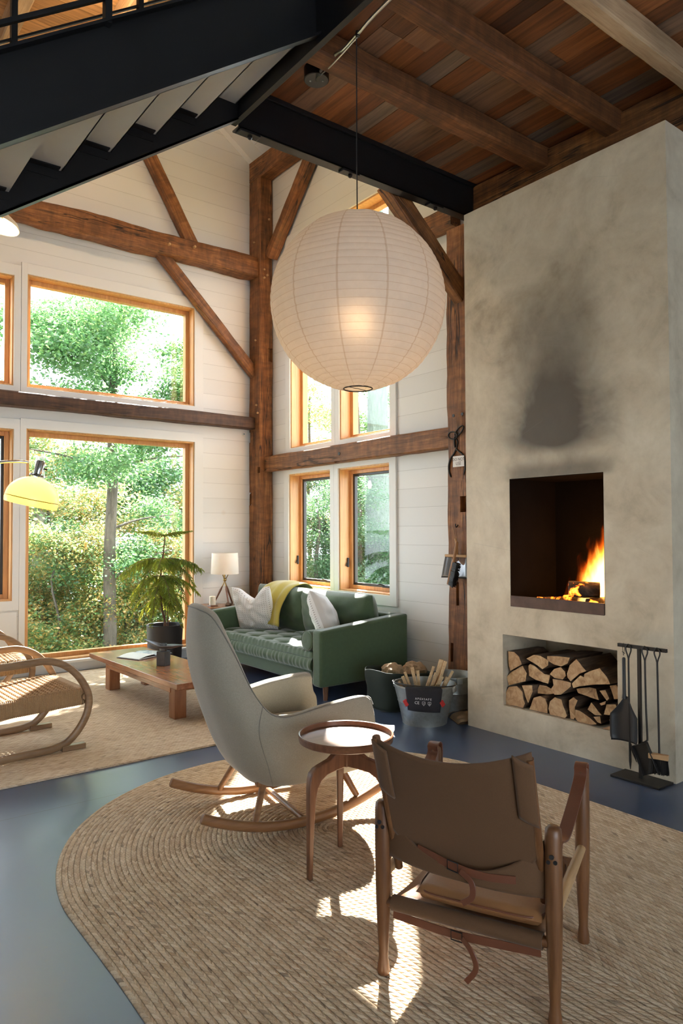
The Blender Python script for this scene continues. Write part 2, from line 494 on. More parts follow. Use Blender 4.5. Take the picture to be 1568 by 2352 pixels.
RW = [(6.236, 7.066, .82, 2.135), (5.262, 6.100, .82, 2.135), (6.212, 7.036, 2.432, 4.893), (5.250, 6.079, 2.432, 4.893)]
mb = MB()
holes_wall(mb, -4.0, YW, 0, roof_z(XW)+.28, RW, lambda m, a, b, c, d: m.bx(XW, XW+.2, a, b, c, d))
tag(mb.build('wall_right', M['shiplap'], smooth=0), 'white shiplap eave wall with tall narrow casement windows', kind='structure')

# roof: boards and white rafters running up from the eave
mb = MB()
def rb(x): return roof_z(x) + .235
mb.raw([(5.2, -4, rb(5.2)), (5.2, 7.9, rb(5.2)), (.2, 7.9, rb(.2)), (.2, -4, rb(.2)), (5.2, -4, rb(5.2)+.06), (5.2, 7.9, rb(5.2)+.06), (.2, 7.9, rb(.2)+.06), (.2, -4, rb(.2)+.06)],
       [(0, 1, 2, 3), (7, 6, 5, 4), (0, 4, 5, 1), (1, 5, 6, 2), (2, 6, 7, 3), (3, 7, 4, 0)])
tag(mb.build('ceiling_roof', M['roof'], smooth=0), 'white boarded sloping roof underside above the wall plate', kind='structure')
for i, y in enumerate([7.645, 6.985, 6.32, 5.66, 5.0]):
    mb = MB()
    x0, x1 = 4.62, .4
    mb.raw([(x0, y-.045, roof_z(x0)), (x0, y+.045, roof_z(x0)), (x1, y+.045, roof_z(x1)), (x1, y-.045, roof_z(x1)),
            (x0, y-.045, roof_z(x0)+.234), (x0, y+.045, roof_z(x0)+.234), (x1, y+.045, roof_z(x1)+.234), (x1, y-.045, roof_z(x1)+.234)],
           [(0, 1, 2, 3), (7, 6, 5, 4), (0, 4, 5, 1), (1, 5, 6, 2), (2, 6, 7, 3), (3, 7, 4, 0)])
    lab = ['white painted rafter tight against the gable wall', 'white painted rafter second from the gable wall', 'white painted rafter third from the gable wall',
           'white painted rafter fourth from the gable wall', 'white painted rafter fifth from the gable wall'][i]
    tag(mb.build('rafter', M['trim'], smooth=0), lab, 'rafter', 'white roof rafters', 'thing')

mb = MB(); xr = .2
mb.raw([(xr, -4, rb(xr)), (xr, 7.9, rb(xr)), (-5.2, 7.9, rb(5.2)), (-5.2, -4, rb(5.2)), (xr, -4, rb(xr)+.06), (xr, 7.9, rb(xr)+.06), (-5.2, 7.9, rb(5.2)+.06), (-5.2, -4, rb(5.2)+.06)],
       [(0, 1, 2, 3), (7, 6, 5, 4), (0, 4, 5, 1), (1, 5, 6, 2), (2, 6, 7, 3), (3, 7, 4, 0)])
tag(mb.build('ceiling_roof', M['roof'], smooth=0), 'far slope of the white boarded roof beyond the ridge', kind='structure')
mb = MB(); mb.bx(-5.2, -5.0, -4, 7.9, 0, 5.9)
tag(mb.build('wall_back', M['shiplap'], smooth=0), 'white shiplap wall at the far side of the room', kind='structure')
mb = MB()
holes_wall(mb, -5.0, 4.86, 0, 9.2, [(-2.6, 2.2, .05, 2.5)], lambda m, a, b, c, d: m.bx(a, b, -4.2, -4.0, c, d))
tag(mb.build('wall_rear', M['shiplap'], smooth=0), 'white shiplap wall behind the viewer with a wide glass door opening', kind='structure')
# ------------------------------------------------------------------ windows (jamb, frame, sash, glass, casing)
def window(nm, plane, h, label, sash, casing, frame=.045, jamb=.105):
    """plane 'L' (wall_left, u = x) or 'R' (wall_right, u = y)"""
    u0, u1, z0, z1 = h
    L = plane == 'L'; P0 = YW if L else XW
    root = thing(nm, label, None, (((u0+u1)/2, P0, z0) if L else (P0, (u0+u1)/2, z0)), kind='structure')
    ox, oy, oz = root.location
    def B(m, a, b, c, d, p0, p1):
        if L: m.bx(a-ox, b-ox, P0+p0-oy, P0+p1-oy, c-oz, d-oz)
        else: m.bx(P0+p0-ox, P0+p1-ox, a-oy, b-oy, c-oz, d-oz)
    def ring(name, a, b, c, d, t, p0, p1, mat, bev=.003):
        m = MB()
        B(m, a, a+t, c, d, p0, p1); B(m, b-t, b, c, d, p0, p1)
        B(m, a+t, b-t, d-t, d, p0, p1); B(m, a+t, b-t, c, c+t, p0, p1)
        return m.build(name, mat, root, smooth=30, bevel=bev)
    ring('jamb', u0, u1, z0, z1, .02, -.004, .15, M['firz'])
    ring('frame', u0+.02, u1-.02, z0+.02, z1-.02, frame, jamb, jamb+.075, M['firz'])
    e = .02 + frame
    if sash:
        ring('sash', u0+e, u1-e, z0+e, z1-e, .026, jamb+.02, jamb+.06, M['sash'])
        e += .026
    m = MB(); B(m, u0+e-.004, u1-e+.004, z0+e-.004, z1-e+.004, jamb+.038, jamb+.044); m.build('glass_pane', M['glass'], root, smooth=0)
    if casing:
        cl, cr, cb, ct = casing
        m = MB()
        if cl: B(m, u0-cl, u0+.004, z0-cb, z1+ct, -.022, 0)
        if cr: B(m, u1-.004, u1+cr, z0-cb, z1+ct, -.022, 0)
        if ct: B(m, u0, u1, z1-.004, z1+ct, -.022, 0)
        if cb: B(m, u0, u1, z0-cb, z0+.004, -.022, 0)
        m.build('casing', M['trim'], root, smooth=30, bevel=.003)
    return root
w1 = window('window_1', 'L', LW[0], 'huge lower picture window beside the potted tree', False, (.055, .105, 0, .10))
w2 = window('window_2', 'L', LW[1], 'small casement window at the left edge behind the yellow lamp', True, (.05, .055, .09, .10))
w3 = window('window_3', 'L', LW[2], 'upper wide window above the dark rail showing a tree crown', False, (.055, .105, .06, .11))
w4 = window('window_4', 'L', LW[3], 'upper left window cut by the picture edge', False, (.06, .06, .06, .11))
w9 = window('added_window_9', 'L', LW[4], 'added unseen picture window further left along the gable wall, supplying daylight', False, (.06, .06, 0, .10))  # added window, never in view, put in to supply daylight from the left
w5 = window('window_5', 'R', RW[0], 'lower casement window nearer the corner post above the sofa', True, (.068, .093, .10, .05), .04, .125)
w6 = window('window_6', 'R', RW[1], 'lower casement window nearer the fireplace above the sofa', True, (.095, .068, .10, .05), .04, .125)
w7 = window('window_7', 'R', RW[2], 'tall upper window nearer the corner post behind the lantern', False, (.066, .09, .07, .09), .045, .125)
w8 = window('window_8', 'R', RW[3], 'tall upper window nearer the fireplace behind the lantern', False, (.09, .066, .07, .09), .045, .125)
# sill and apron of the picture window
mb = MB(); mb.bx(1.81, 3.84, YW-.07, YW+.11, .095, .125)
tag(mb.build('trim_1', M['trim'], smooth=30, bevel=.006), 'white window sill board under the picture window', kind='structure')
mb = MB(); mb.bx(-5, 4.48, YW-.02, YW, 0, .095)
tag(mb.build('baseboard_left', M['trim'], smooth=30, bevel=.004), 'white baseboard along the window wall', kind='structure')
mb = MB(); mb.bx(-5, 1.80, YW-.012, YW, .095, .66)
tag(mb.build('trim_2', M['trim'], smooth=30, bevel=.004), 'white panel under the small casement window', kind='structure')
# casement hardware
for w, (u0, u1, z0, z1), t in ((w5, RW[0], 0), (w6, RW[1], 1)):
    ox, oy, oz = w.location
    m = MB(); m.box((.10, u0+.16-oy, .075), (.035, .15, .022)); m.tube([(.085, u0+.20-oy, .085), (.06, u0+.24-oy, .10), (.055, u0+.29-oy, .085)], .006, 6)
    m.build('crank_handle', M['black'], w, bevel=.004)
    m = MB(); m.box((.095, u1-.032-oy, .30), (.02, .016, .10)); m.tube([(.08, u1-.034-oy, .30), (.062, u1-.034-oy, .26)], .006, 6)
    m.build('lock_lever', M['black'], w, bevel=.003)

# ------------------------------------------------------------------ timbers
post = beam('timber_post', (4.566, 7.556, 0), (4.566, 7.556, 5.80), .262, .184, M['timber'], up=(1, 0, 0), rough=.007)
tag(post, 'tall rough timber post standing in the room corner', 'post', kind='thing')
cut(post, [((4.50, 7.46, 2.205), (.10, .05, .075)), ((4.50, 7.66, 1.86), (.10, .06, .16)), ((4.62, 7.43, 3.62), (.06, .06, .17)), ((4.50, 7.68, 2.62), (.1, .05, .13)), ((4.62, 7.43, 2.25), (.05, .06, .14))])
pp = []
def peg(parent, w, axis, r=.013, l=.022):
    """wooden peg end, world position w"""
    m = MB(); mt = {'x': Matrix.Rotation(-pi/2, 3, 'Y'), 'y': Matrix.Rotation(pi/2, 3, 'X')}[axis]
    m.lathe([(r, 0), (r, l*.8), (r*.75, l)], n=10, mat=mt, capt=True)
    o = m.build('peg', M['peg'], parent, smooth=50)
    mw = parent.matrix_basis.inverted() @ Matrix.Translation(V(w))
    o.matrix_basis = mw
for y, z in ((7.55, 5.02), (7.52, 3.80), (7.50, 3.0), (7.47, 2.9)): peg(post, (4.477, y, z), 'x')
for x, z in ((4.53, 4.66), (4.575, 4.60), (4.53, 4.56), (4.60, 5.3)): peg(post, (x, 7.428, z), 'y')

rpost = beam('timber_post', (4.562, 4.19, 0), (4.562, 4.19, 4.06), .25, .185, M['timber'], up=(1, 0, 0), rough=.012)
tag(rpost, 'rough notched timber post beside the fireplace with tongs hung on it', 'post', kind='thing')
cut(rpost, [((4.49, 4.12, 1.68), (.08, .09, .135)), ((4.49, 4.21, .92), (.05, .03, .20)), ((4.49, 4.27, .42), (.05, .03, .16))])
for y, z in ((4.13, 2.44), (4.23, 2.44)):
    m = MB(); m.lathe([(.014, 0), (.014, .004)], n=10, mat=Matrix.Rotation(-pi/2, 3, 'Y'), capt=True)
    o = m.build('bolt_hole', M['black'], rpost); o.matrix_basis = rpost.matrix_basis.inverted() @ Matrix.Translation(V(4.468, y, z))

plate = beam('timber_plate', (4.567, 7.68, 5.935), (4.567, 4.0, 5.935), .184, .26, M['timber'], rough=.006)
tag(plate, 'timber wall plate at the eave resting on the corner post', 'beam', kind='thing')
tie = beam('tie_beam', (-1.5, 7.575, 4.70), (4.515, 7.575, 4.70), .20, .235, M['timber'], rough=.016, step=.07)
tag(tie, 'thick hand-hewn tie beam crossing the window wall high up', 'beam', kind='thing')
for x, z in ((3.31, 4.685), (3.62, 4.73)): peg(tie, (x, 7.477, z), 'y', .016, .045)
rail = beam('timber_rail', (-2.0, 7.618, 2.785), (4.484, 7.618, 2.785), .15, .145, M['timber_dark'], rough=.006)
tag(rail, 'dark timber rail between the upper and lower picture windows', 'beam', kind='thing')
rail2 = beam('timber_rail', (4.60, 7.432, 2.275), (4.60, 4.315, 2.275), .125, .185, M['timber'], rough=.007)
tag(rail2, 'timber rail between upper and lower casement windows on the right wall', 'beam', kind='thing')
cut(rail2, [((4.53, 5.92, 2.175), (.06, .20, .04))])
m = MB(); m.lathe([(.017, 0), (.017, .004)], n=12, mat=Matrix.Rotation(-pi/2, 3, 'Y'), capt=True)
o = m.build('peg_hole', M['black'], rail2); o.matrix_basis = rail2.matrix_basis.inverted() @ Matrix.Translation(V(4.535, 5.93, 2.27))
stub = beam('timber_girt', (4.60, 5.14, 4.235), (4.60, 4.315, 4.235), .125, .185, M['timber'], rough=.006)
tag(stub, 'short timber girt behind the lantern running into the fireplace post', 'beam', kind='thing')
girt = beam('timber_girt', (4.565, 4.06, 4.135), (4.565, -1.6, 4.135), .185, .40, M['timber'], rough=.008)
tag(girt, 'long dark timber girt above the fireplace carrying the loft joists', 'beam', kind='thing')
m = MB(); m.lathe([(.02, 0), (.02, .004)], n=12, mat=Matrix.Rotation(-pi/2, 3, 'Y'), capt=True)
o = m.build('bolt_hole', M['black'], girt); o.matrix_basis = girt.matrix_basis.inverted() @ Matrix.Translation(V(4.472, 3.66, 4.10))

b = beam('knee_brace', (3.235, 7.60, 4.66), (4.50, 7.60, 3.40), .10, .125, M['timber'], up=(0, 1, 0), rough=.005); b.matrix_basis = basis((3.235, 7.605, 4.66), (4.52, 7.605, 3.385), (0, 0, 1))
tag(b, 'diagonal timber brace below the tie beam, left of the corner post', 'brace', kind='thing')
b = beam('knee_brace', (2.91, 7.615, 6.1), (3.70, 7.615, 4.75), .10, .145, M['timber'], rough=.005)
tag(b, 'diagonal timber strut rising from the tie beam to the roof', 'brace', kind='thing')
b = beam('knee_brace', (4.575, 7.33, 4.80), (4.575, 6.30, 5.86), .13, .125, M['timber'], rough=.005)
tag(b, 'diagonal timber brace from the corner post up to the wall plate', 'brace', kind='thing')
b = beam('knee_brace', (3.66, 4.165, 4.19), (4.56, 4.165, 3.42), .11, .165, M['timber'], rough=.005)
tag(b, 'diagonal timber brace between the black steel beam and the fireplace post', 'brace', kind='thing')

# ------------------------------------------------------------------ loft floor: planks, joists
mb = MB(); tones = []
x = 2.24; rnd = random.Random(5)
while x < 4.66:
    w = rnd.choice([.13, .15, .17, .19, .21]); y = 3.98; x2 = min(x+w, 4.664)
    while y > -1.6:
        l = rnd.uniform(.9, 2.6); y2 = max(y-l, -1.6)
        dz = rnd.uniform(0, .004); mb.bx(x+.0015, x2-.0015, y2+.001, y-.001, 4.352+dz, 4.39)
        tones += [(rnd.random(), rnd.random(), rnd.random(), 1)]*6
        y = y2
    x = x2
o = mb.build('ceiling_loft', M['planks'], smooth=0)
ca = o.data.color_attributes.new('tone', 'FLOAT_COLOR', 'CORNER')
cols = np.repeat(np.array(tones, dtype=np.float32), 4, axis=0); ca.data.foreach_set('color', cols.ravel())
tag(o, 'weathered brown and grey plank ceiling under the loft', kind='structure')
mb = MB(); mb.bx(2.24, 4.664, -1.6, 3.98, 4.392, 4.45); tag(mb.build('floor_loft', M['timber_dark'], smooth=0), 'loft floor boards over the plank ceiling', kind='structure')
JL = ['dark timber joist nearest the black steel beam', 'dark timber joist second from the black steel beam', 'pale timber joist third from the black steel beam']
for i, (y, w, mt) in enumerate([(3.318, .145, 'joist'), (2.712, .125, 'joist'), (2.125, .105, 'joist_pale')]):
    j = beam('floor_joist', (2.245, y, 4.276), (4.486, y, 4.276), w, .150, M[mt], rough=.006)
    tag(j, JL[i], 'joist', 'joists under the loft planks', 'thing')

# ------------------------------------------------------------------ black steel: channel beam and landing channel
t = thing('steel_beam', 'black steel channel beam under the loft edge beside the paper lantern', 'beam', (2.25, 4.0, 4.07))
m = MB(); m.bx(0, 2.33, .0, .010, 0, .30); m.bx(0, 2.33, 0, .085, 0, .012); m.bx(0, 2.33, 0, .085, .288, .30); m.bx(2.22, 2.33, -.012, 0, 0.0, .30)
m.build('web', M['steel'], t, smooth=30, bevel=.003)
m = MB(); m.bx(0, 2.33, -.020, 0, .252, .300); m.build('ledger_angle', M['steel'], t, smooth=30, bevel=.002)
for x in (.09, .93, 1.80):
    m = MB(); m.bx(x-.075, x+.075, -.004, .06, -.016, 0); m.build('bearing_clip', M['steel'], t, bevel=.003)
    m = MB(); m.lathe([(.017, 0), (.017, -.012), (.008, -.022)], (x+.01, .028, -.016), n=6, capt=True); m.build('bolt', M['steel'], t, smooth=0)
t = thing('landing_channel', 'black steel landing channel closing the top of the stair', 'beam', (2.225, 4.02, 4.085))
m = MB(); m.bx(-.02, -.010, -5.0, 0, 0, .31); m.bx(-.02, .016, -5.0, 0, -.008, .004); m.bx(-.02, .05, -5.0, 0, .30, .312)
m.build('web', M['steel'], t, smooth=30, bevel=.002)
m = MB(); m.bx(-.024, .016, -.012, .002, -.008, .312); m.build('end_plate', M['steel'], t, bevel=.002)

# ------------------------------------------------------------------ stair
st = thing('steel_stair', 'black steel staircase with folded plate treads rising to the loft landing', 'stairs', (0, 0, 0))
SS = .716
def stringer(y0, y1, xa, xb, zb_at, dz, name):
    """channel between x=xa..xb; zb_at = z of the lower edge at x=2.2"""
    m = MB(); f = lambda x: zb_at + (x-2.2)*SS
    w = .012 if y1 > y0 else -.012
    for (a, b, c, d) in ((y0, y0+w, 0, dz), (y0, y1, 0, .015), (y0, y1, dz-.015, dz)):
        ya, yb = min(a, b), max(a, b)
        m.raw([(xa, ya, f(xa)+c), (xa, yb, f(xa)+c), (xb, yb, f(xb)+c), (xb, ya, f(xb)+c), (xa, ya, f(xa)+d), (xa, yb, f(xa)+d), (xb, yb, f(xb)+d), (xb, ya, f(xb)+d)],
              [(0, 1, 2, 3), (7, 6, 5, 4), (0, 4, 5, 1), (1, 5, 6, 2), (2, 6, 7, 3), (3, 7, 4, 0)])
    return m.build(name, M['steel'], st, smooth=0)
stringer(3.088, 3.03, -1.9, 2.213, 4.112, .40, 'stringer')
stringer(3.93, 3.985, -1.9, 2.215, 4.066, .40, 'stringer')
m = MB(); n_t = 14
for k in range(-1, n_t):
    xb, zb = 1.894 + .03 - .2655*k, 3.973 - .1905*k       # rear edge of tread k
    m.bx(xb-.2655, xb, 3.100, 3.93, zb, zb+.006)             # tread
    m.bx(xb-.006, xb, 3.100, 3.93, zb, zb+.1905+.006)      # riser up to the next tread
m.build('folded_treads', M['steel_tread'], st, smooth=0)
for k in range(9):
    xb, zb = 1.924 - .2655*k, 3.973 - .1905*k
    m = MB(); m.lathe([(.013, 0), (.013, -.012), (.008, -.02)], (xb-.052, 3.150, zb), n=6, capt=True); m.build('bolt', M['steel'], st, smooth=0)
    m = MB(); m.bx(xb-.24, xb-.02, 3.882, 3.93, zb-.006, zb); m.bx(xb-.24, xb-.02, 3.924, 3.93, zb-.05, zb); m.build('tread_bracket', M['steel'], st, smooth=0)
# guard rails
def guard(y, zoff, posts, bars, name):
    f = lambda x: 4.112 + .40 + (x-2.2)*SS + zoff
    for px in posts:
        m = MB(); m.bx(px-.015, px+.015, y-.02, y+.02, f(px)-.02, f(px)+.92); m.build('baluster', M['steel'], st, smooth=0)
    for (dz, h, w) in bars:
        m = MB(); xa, xb = -1.9, 2.2
        m.raw([(xa, y-w, f(xa)+dz), (xa, y+w, f(xa)+dz), (xb, y+w, f(xb)+dz), (xb, y-w, f(xb)+dz), (xa, y-w, f(xa)+dz+h), (xa, y+w, f(xa)+dz+h), (xb, y+w, f(xb)+dz+h), (xb, y-w, f(xb)+dz+h)],
              [(0, 1, 2, 3), (7, 6, 5, 4), (0, 4, 5, 1), (1, 5, 6, 2), (2, 6, 7, 3), (3, 7, 4, 0)])
        m.build('rail_bar', M['steel'], st, smooth=0)
guard(3.06, 0, (-.3, .38, 1.066, 1.75), [(.095, .022, .012), (.215, .022, .012), (.335, .022, .012), (.455, .022, .012), (.575, .022, .012), (.90, .04, .02)], 'near')
guard(3.955, -.046, (.20, .885, 1.57), [(.11, .014, .008), (.21, .014, .008), (.31, .014, .008), (.41, .014, .008), (.51, .014, .008), (.90, .04, .02)], 'far')

# attic deck seen through the stair guard, lit by a warm lamp
mb = MB(); tones = []; y = 3.8
while y < 7.69:
    w = rnd.choice([.14, .16, .19]); y2 = min(y+w, 7.693)
    mb.bx(-1.2, 2.72, y+.002, y2-.002, 6.20, 6.24); tones += [(rnd.random(), rnd.random(), rnd.random(), 1)]*6; y = y2
o = mb.build('ceiling_attic', M['planks_orange'], smooth=0)
ca = o.data.color_attributes.new('tone', 'FLOAT_COLOR', 'CORNER'); ca.data.foreach_set('color', np.repeat(np.array(tones, dtype=np.float32), 4, axis=0).ravel())
tag(o, 'warm honey coloured plank ceiling glimpsed through the stair guard', kind='structure')
for x, lab in ((1.52, 'honey coloured attic joist at the left picture edge behind the stair guard'), (2.30, 'honey coloured attic joist nearer the steel landing')):
    j = beam('attic_joist', (x, 3.8, 6.10), (x, 7.68, 6.10), .12, .20, M['joist_pale'], rough=.004); tag(j, lab, 'joist', 'attic joists', 'thing')

# ------------------------------------------------------------------ fireplace
FX0, FX1, FY0, FY1, FZ = 4.028, 4.66, 2.105, 3.69, 3.862
fb = (2.540, 3.280, .925, 1.820); ni = (2.462, 3.354, .213, .716)
t = thing('fireplace', 'tall cement plastered chimney with firebox and log niche', 'fireplace', (0, 0, 0))
mb = MB()
holes_wall(mb, FY0, FY1, 0, FZ, [fb, ni], lambda m, a, b, c, d: m.bx(FX0, FX0+.04, a, b, c, d))
mb.bx(FX0+.04, FX1, FY0, FY0+.04, 0, FZ); mb.bx(FX0+.04, FX1, FY1-.04, FY1, 0, FZ); mb.bx(FX0+.04, FX1, FY0+.04, FY1-.04, FZ-.04, FZ)
def recess(m, h, d, t=.02, side=.01):
    a, b, c, e = h
    m.bx(FX0+.04, FX0+d, a-t, a, c-t, e+t); m.bx(FX0+.04, FX0+d, b, b+t, c-t, e+t)
    m.bx(FX0+.04, FX0+d, a, b, c-t, c); m.bx(FX0+.04, FX0+d, a, b, e, e+t); m.bx(FX0+d-t, FX0+d, a, b, c, e)
recess(mb, ni, .52)
mb.build('chimney_breast', M['plaster'], t, smooth=0)
mb = MB(); recess(mb, fb, .55)
e = .0006
mb.bx(FX0+.001, FX0+.045, fb[0]-e, fb[0]+.003, fb[2], fb[3]); mb.bx(FX0+.001, FX0+.045, fb[1]-.003, fb[1]+e, fb[2], fb[3]); mb.bx(FX0+.001, FX0+.045, fb[0], fb[1], fb[3]-.003, fb[3]+e)
mb.build('firebox', M['soot'], t, smooth=0)
mb = MB(); mb.bx(FX0-.006, FX0+.50, fb[0]+.003, fb[1]-.003, fb[2], fb[2]+.010); mb.bx(FX0-.006, FX0+.008, fb[0]+.003, fb[1]-.003, fb[2]-.004, fb[2]+.072)
mb.build('hearth_ledge', M['rust'], t, smooth=0, bevel=.002, label='rusty steel hearth ledge')
# ------------------------------------------------------------------ more materials
def fabric(name, col, var=.12, scale=260, bump=.25, rough=.9, sheen=.3, weave=True):
    n = NT(name); v = n.coord('Object', rand=False)
    a = n.noise(v, scale, 2, .6); b = n.noise(v, 5, 3)
    c = n.mix(a, tuple(x*(1-var*1.6) for x in col), tuple(min(1, x*(1+var*1.6)) for x in col))
    c = n.mix(n.math('MULTIPLY', b, .25), c, tuple(x*.75 for x in col))
    n.bsdf(c, rough, 0, n.bump(a, bump, .002), Sheen_Weight=sheen, Sheen_Roughness=.4)
    return n.mat
M['wool'] = fabric('grey wool felt', (.335, .302, .238), .16, 210, .3, .95, .25)
M['piping'] = fabric('grey piping', (.19, .175, .145))
M['velvet'] = fabric('green velvet', (.052, .092, .042), .12, 30, .05, .75, .6)
M['velvet_piping'] = fabric('green piping', (.045, .085, .048), .10, 30, .05, .8, .6)
M['throw'] = fabric('mustard wool', (.46, .37, .065), .1, 160, .3, .95, .4)
M['kelly'] = fabric('tan canvas', (.105, .048, .017), .10, 320, .25, .85, .1)
M['leather'] = plain('cognac leather', (.27, .125, .048), .42, 0, .22, 9, .15)
M['leather_dark'] = plain('dark leather strap', (.13, .042, .019), .42, 0, .25, 12, .1)
M['walnut'] = wood('walnut', (.085, .034, .016), (.17, .072, .034), (.26, .12, .06), 'Z', 10, 1.6, .38, .06, mottle=.3, knots=False)
M['walnutx'] = wood('walnut tray', (.09, .038, .02), (.18, .080, .042), (.27, .135, .075), 'X', 10, 1.6, .28, .05, mottle=.3, knots=False)
M['beech'] = wood('beech', (.15, .064, .023), (.235, .108, .042), (.33, .165, .068), 'X', 10, 1.6, .38, .05, mottle=.25, knots=False)
M['teak'] = wood('teak leg', (.065, .024, .009), (.135, .054, .019), (.21, .092, .034), 'Z', 10, 1.6, .4, .06, mottle=.3, knots=False)
M['rail_oak'] = wood('ash rail', (.30, .17, .07), (.42, .25, .11), (.52, .33, .16), 'Y', 10, 1.6, .4, .06, mottle=.25, knots=False)
M['cherry'] = wood('cherry table', (.17, .062, .024), (.28, .112, .045), (.38, .175, .078), 'Y', 12, 1.3, .22, .03, mottle=.3, knots=False)
M['cherryz'] = wood('cherry leg', (.17, .062, .024), (.28, .112, .045), (.38, .175, .078), 'Z', 12, 1.3, .35, .03, mottle=.3, knots=False)
M['oakbent'] = wood('bent oak', (.14, .080, .040), (.24, .145, .075), (.33, .21, .115), 'X', 8, 1.6, .38, .06, mottle=.3, knots=False)
M['pot'] = plain('black clay pot', (.022, .019, .018), .5, 0, .2, 14, .06)
M['soil'] = plain('potting soil', (.02, .014, .01), .95, 0, .4, 40, .5)

def jute(name, mode):
    """braided jute; uv: u along the braid (metres), v across (metres)"""
    n = NT(name)
    uvn = n.n.new('ShaderNodeUVMap'); uvn.uv_map = 'UVMap'
    u, v = n.sep(uvn.outputs[0])[:2]
    tc = n.coord('Object', rand=False)
    pitch = .024
    k = n.math('DIVIDE', v, pitch); fr = n.math('FRACT', k)
    row = n.math('FLOOR', k)
    prof = n.math('POWER', n.math('SINE', n.math('MULTIPLY', fr, pi)), .6)      # rounded braid
    odd = n.math('MULTIPLY', row, .37)
    side = n.math('GREATER_THAN', fr, .5)
    zig = n.math('ADD', n.math('MULTIPLY', n.math('ABSOLUTE', n.math('SUBTRACT', fr, .5)), 1.9), n.math('MULTIPLY', side, .5))
    st = n.math('FRACT', n.math('ADD', n.math('ADD', n.math('DIVIDE', u, .026), odd), zig))
    stp = n.math('POWER', n.math('SINE', n.math('MULTIPLY', st, pi)), .7)
    h = n.math('MULTIPLY', prof, n.math('ADD', .35, n.math('MULTIPLY', stp, .65)))
    # colour: strand to strand variation, stretched along the braid
    cx = n.n.new('ShaderNodeCombineXYZ')
    n.link(n.math('FLOOR', n.math('ADD', n.math('ADD', n.math('DIVIDE', u, .026), odd), zig)), cx.inputs[0]); n.link(n.math('ADD', n.math('MULTIPLY', row, 2.0), side), cx.inputs[1])
    wn = n.n.new('ShaderNodeTexWhiteNoise'); wn.noise_dimensions = '2D'; n.link(cx.outputs[0], wn.inputs['Vector'])
    c2 = n.n.new('ShaderNodeCombineXYZ'); n.link(n.math('MULTIPLY', u, 2.2), c2.inputs[0]); n.link(n.math('MULTIPLY', row, 3.7), c2.inputs[1])
    low = n.noise(c2.outputs[0], 1.0, 4, .6)
    fine = n.noise(tc, 420, 2, .6)
    f = n.math('ADD', n.math('ADD', n.math('MULTIPLY', wn.outputs['Value'], .20), n.math('MULTIPLY', low, .26)), n.math('MULTIPLY', fine, .54))
    c = n.ramp(f, [(.26, (.33, .215, .122)), (.44, (.53, .39, .25)), (.58, (.66, .525, .365)), (.76, (.80, .68, .52))])
    spk = n.ramp(wn.outputs['Value'], [(.975, (0, 0, 0)), (.985, (1, 1, 1))])
    c = n.mix(n.math('MULTIPLY', spk, .6), c, (.13, .07, .03))
    gap = n.ramp(h, [(.05, (.52,)*3), (.40, (1,)*3)])
    c = n.mix(1.0, c, gap, 'MULTIPLY')
    n.bsdf(c, .92, 0, n.bump(h, .75, .006))
    return n.mat
M['jute'] = jute('braided jute', 0)

# ------------------------------------------------------------------ rugs
def stadium_rug():
    cx, y0, y1, R, th, pitch = 2.12, .95, 2.80, 1.272, .015, .024
    L = y1-y0; nr = int(R/pitch)
    def ring(d, n1, n2):
        pts = []
        for i in range(n1): a = pi*i/n1; pts.append((cx + d*cos(a), y1 + d*sin(a)))
        for i in range(n2): pts.append((cx - d, y1 - L*i/n2))
        for i in range(n1): a = pi + pi*i/n1; pts.append((cx + d*cos(a), y0 + d*sin(a)))
        for i in range(n2+1): pts.append((cx + d, y0 + L*i/n2))
        return pts
    n1, n2 = 84, 22; m = MB()
    for r in range(nr):
        dm = (r+.5)*pitch; vs = []; uv = []; k = 2*(n1+n2)+1
        prof = ((0, .0105), (.22, .0142), (.5, .0155), (.78, .0142), (1, .0105)) if r < nr-1 else ((0, .0105), (.3, .015), (.6, .013), (.9, .007), (1, .001))
        rows = []
        for f, z in prof:
            d = (r+f)*pitch; pts = ring(d, n1, n2); u = 0; pm = ring(dm, n1, n2); prev = None
            for i, (x, y) in enumerate(pts):
                if prev: u += math.dist(prev, pm[i])
                prev = pm[i]
                w = .010*noise.noise(V(x*1.6, y*1.6, 3))
                an = math.atan2(y-1.9, x-cx)
                vs.append((x + w*cos(an)*d/R, y + w*sin(an)*d/R, z)); uv.append((u+1, (r+f*.998)*pitch+.00002))
        q = len(prof)
        fs = [(j*k+i, j*k+i+1, (j+1)*k+i+1, (j+1)*k+i) for j in range(q-1) for i in range(k-1)]
        m.raw(vs, fs, 0, uv)
    return m.build('oval_rug', M['jute'], smooth=180)
tag(stadium_rug(), 'large oval braided jute rug in the foreground under the rocking chair', 'rug')
m = MB()
x0, x1, y0, y1, th = -1.6, 3.30, 4.402, 7.60, .012
nx, ny = 40, 24
vs = []; uv = []
for i in range(nx+1):
    for j in range(ny+1):
        x, y = x0+(x1-x0)*i/nx, y0+(y1-y0)*j/ny
        if j == 0: y += .006*noise.noise(V(x*1.7, 0, 0))
        vs.append((x, y, th)); uv.append((x+3, y-y0+.0001))
fs = [(i*(ny+1)+j, (i+1)*(ny+1)+j, (i+1)*(ny+1)+j+1, i*(ny+1)+j+1) for i in range(nx) for j in range(ny)]
b = len(vs)
for i in range(nx+1):
    x, y, z = vs[i*(ny+1)]; vs.append((x, y, .001)); uv.append((x+3, -.01))
fs += [(i*(ny+1), b+i, b+i+1, (i+1)*(ny+1)) for i in range(nx)]
b2 = len(vs)
for j in range(ny+1):
    x, y, z = vs[nx*(ny+1)+j]; vs.append((x, y, .001)); uv.append((x+3, y-y0))
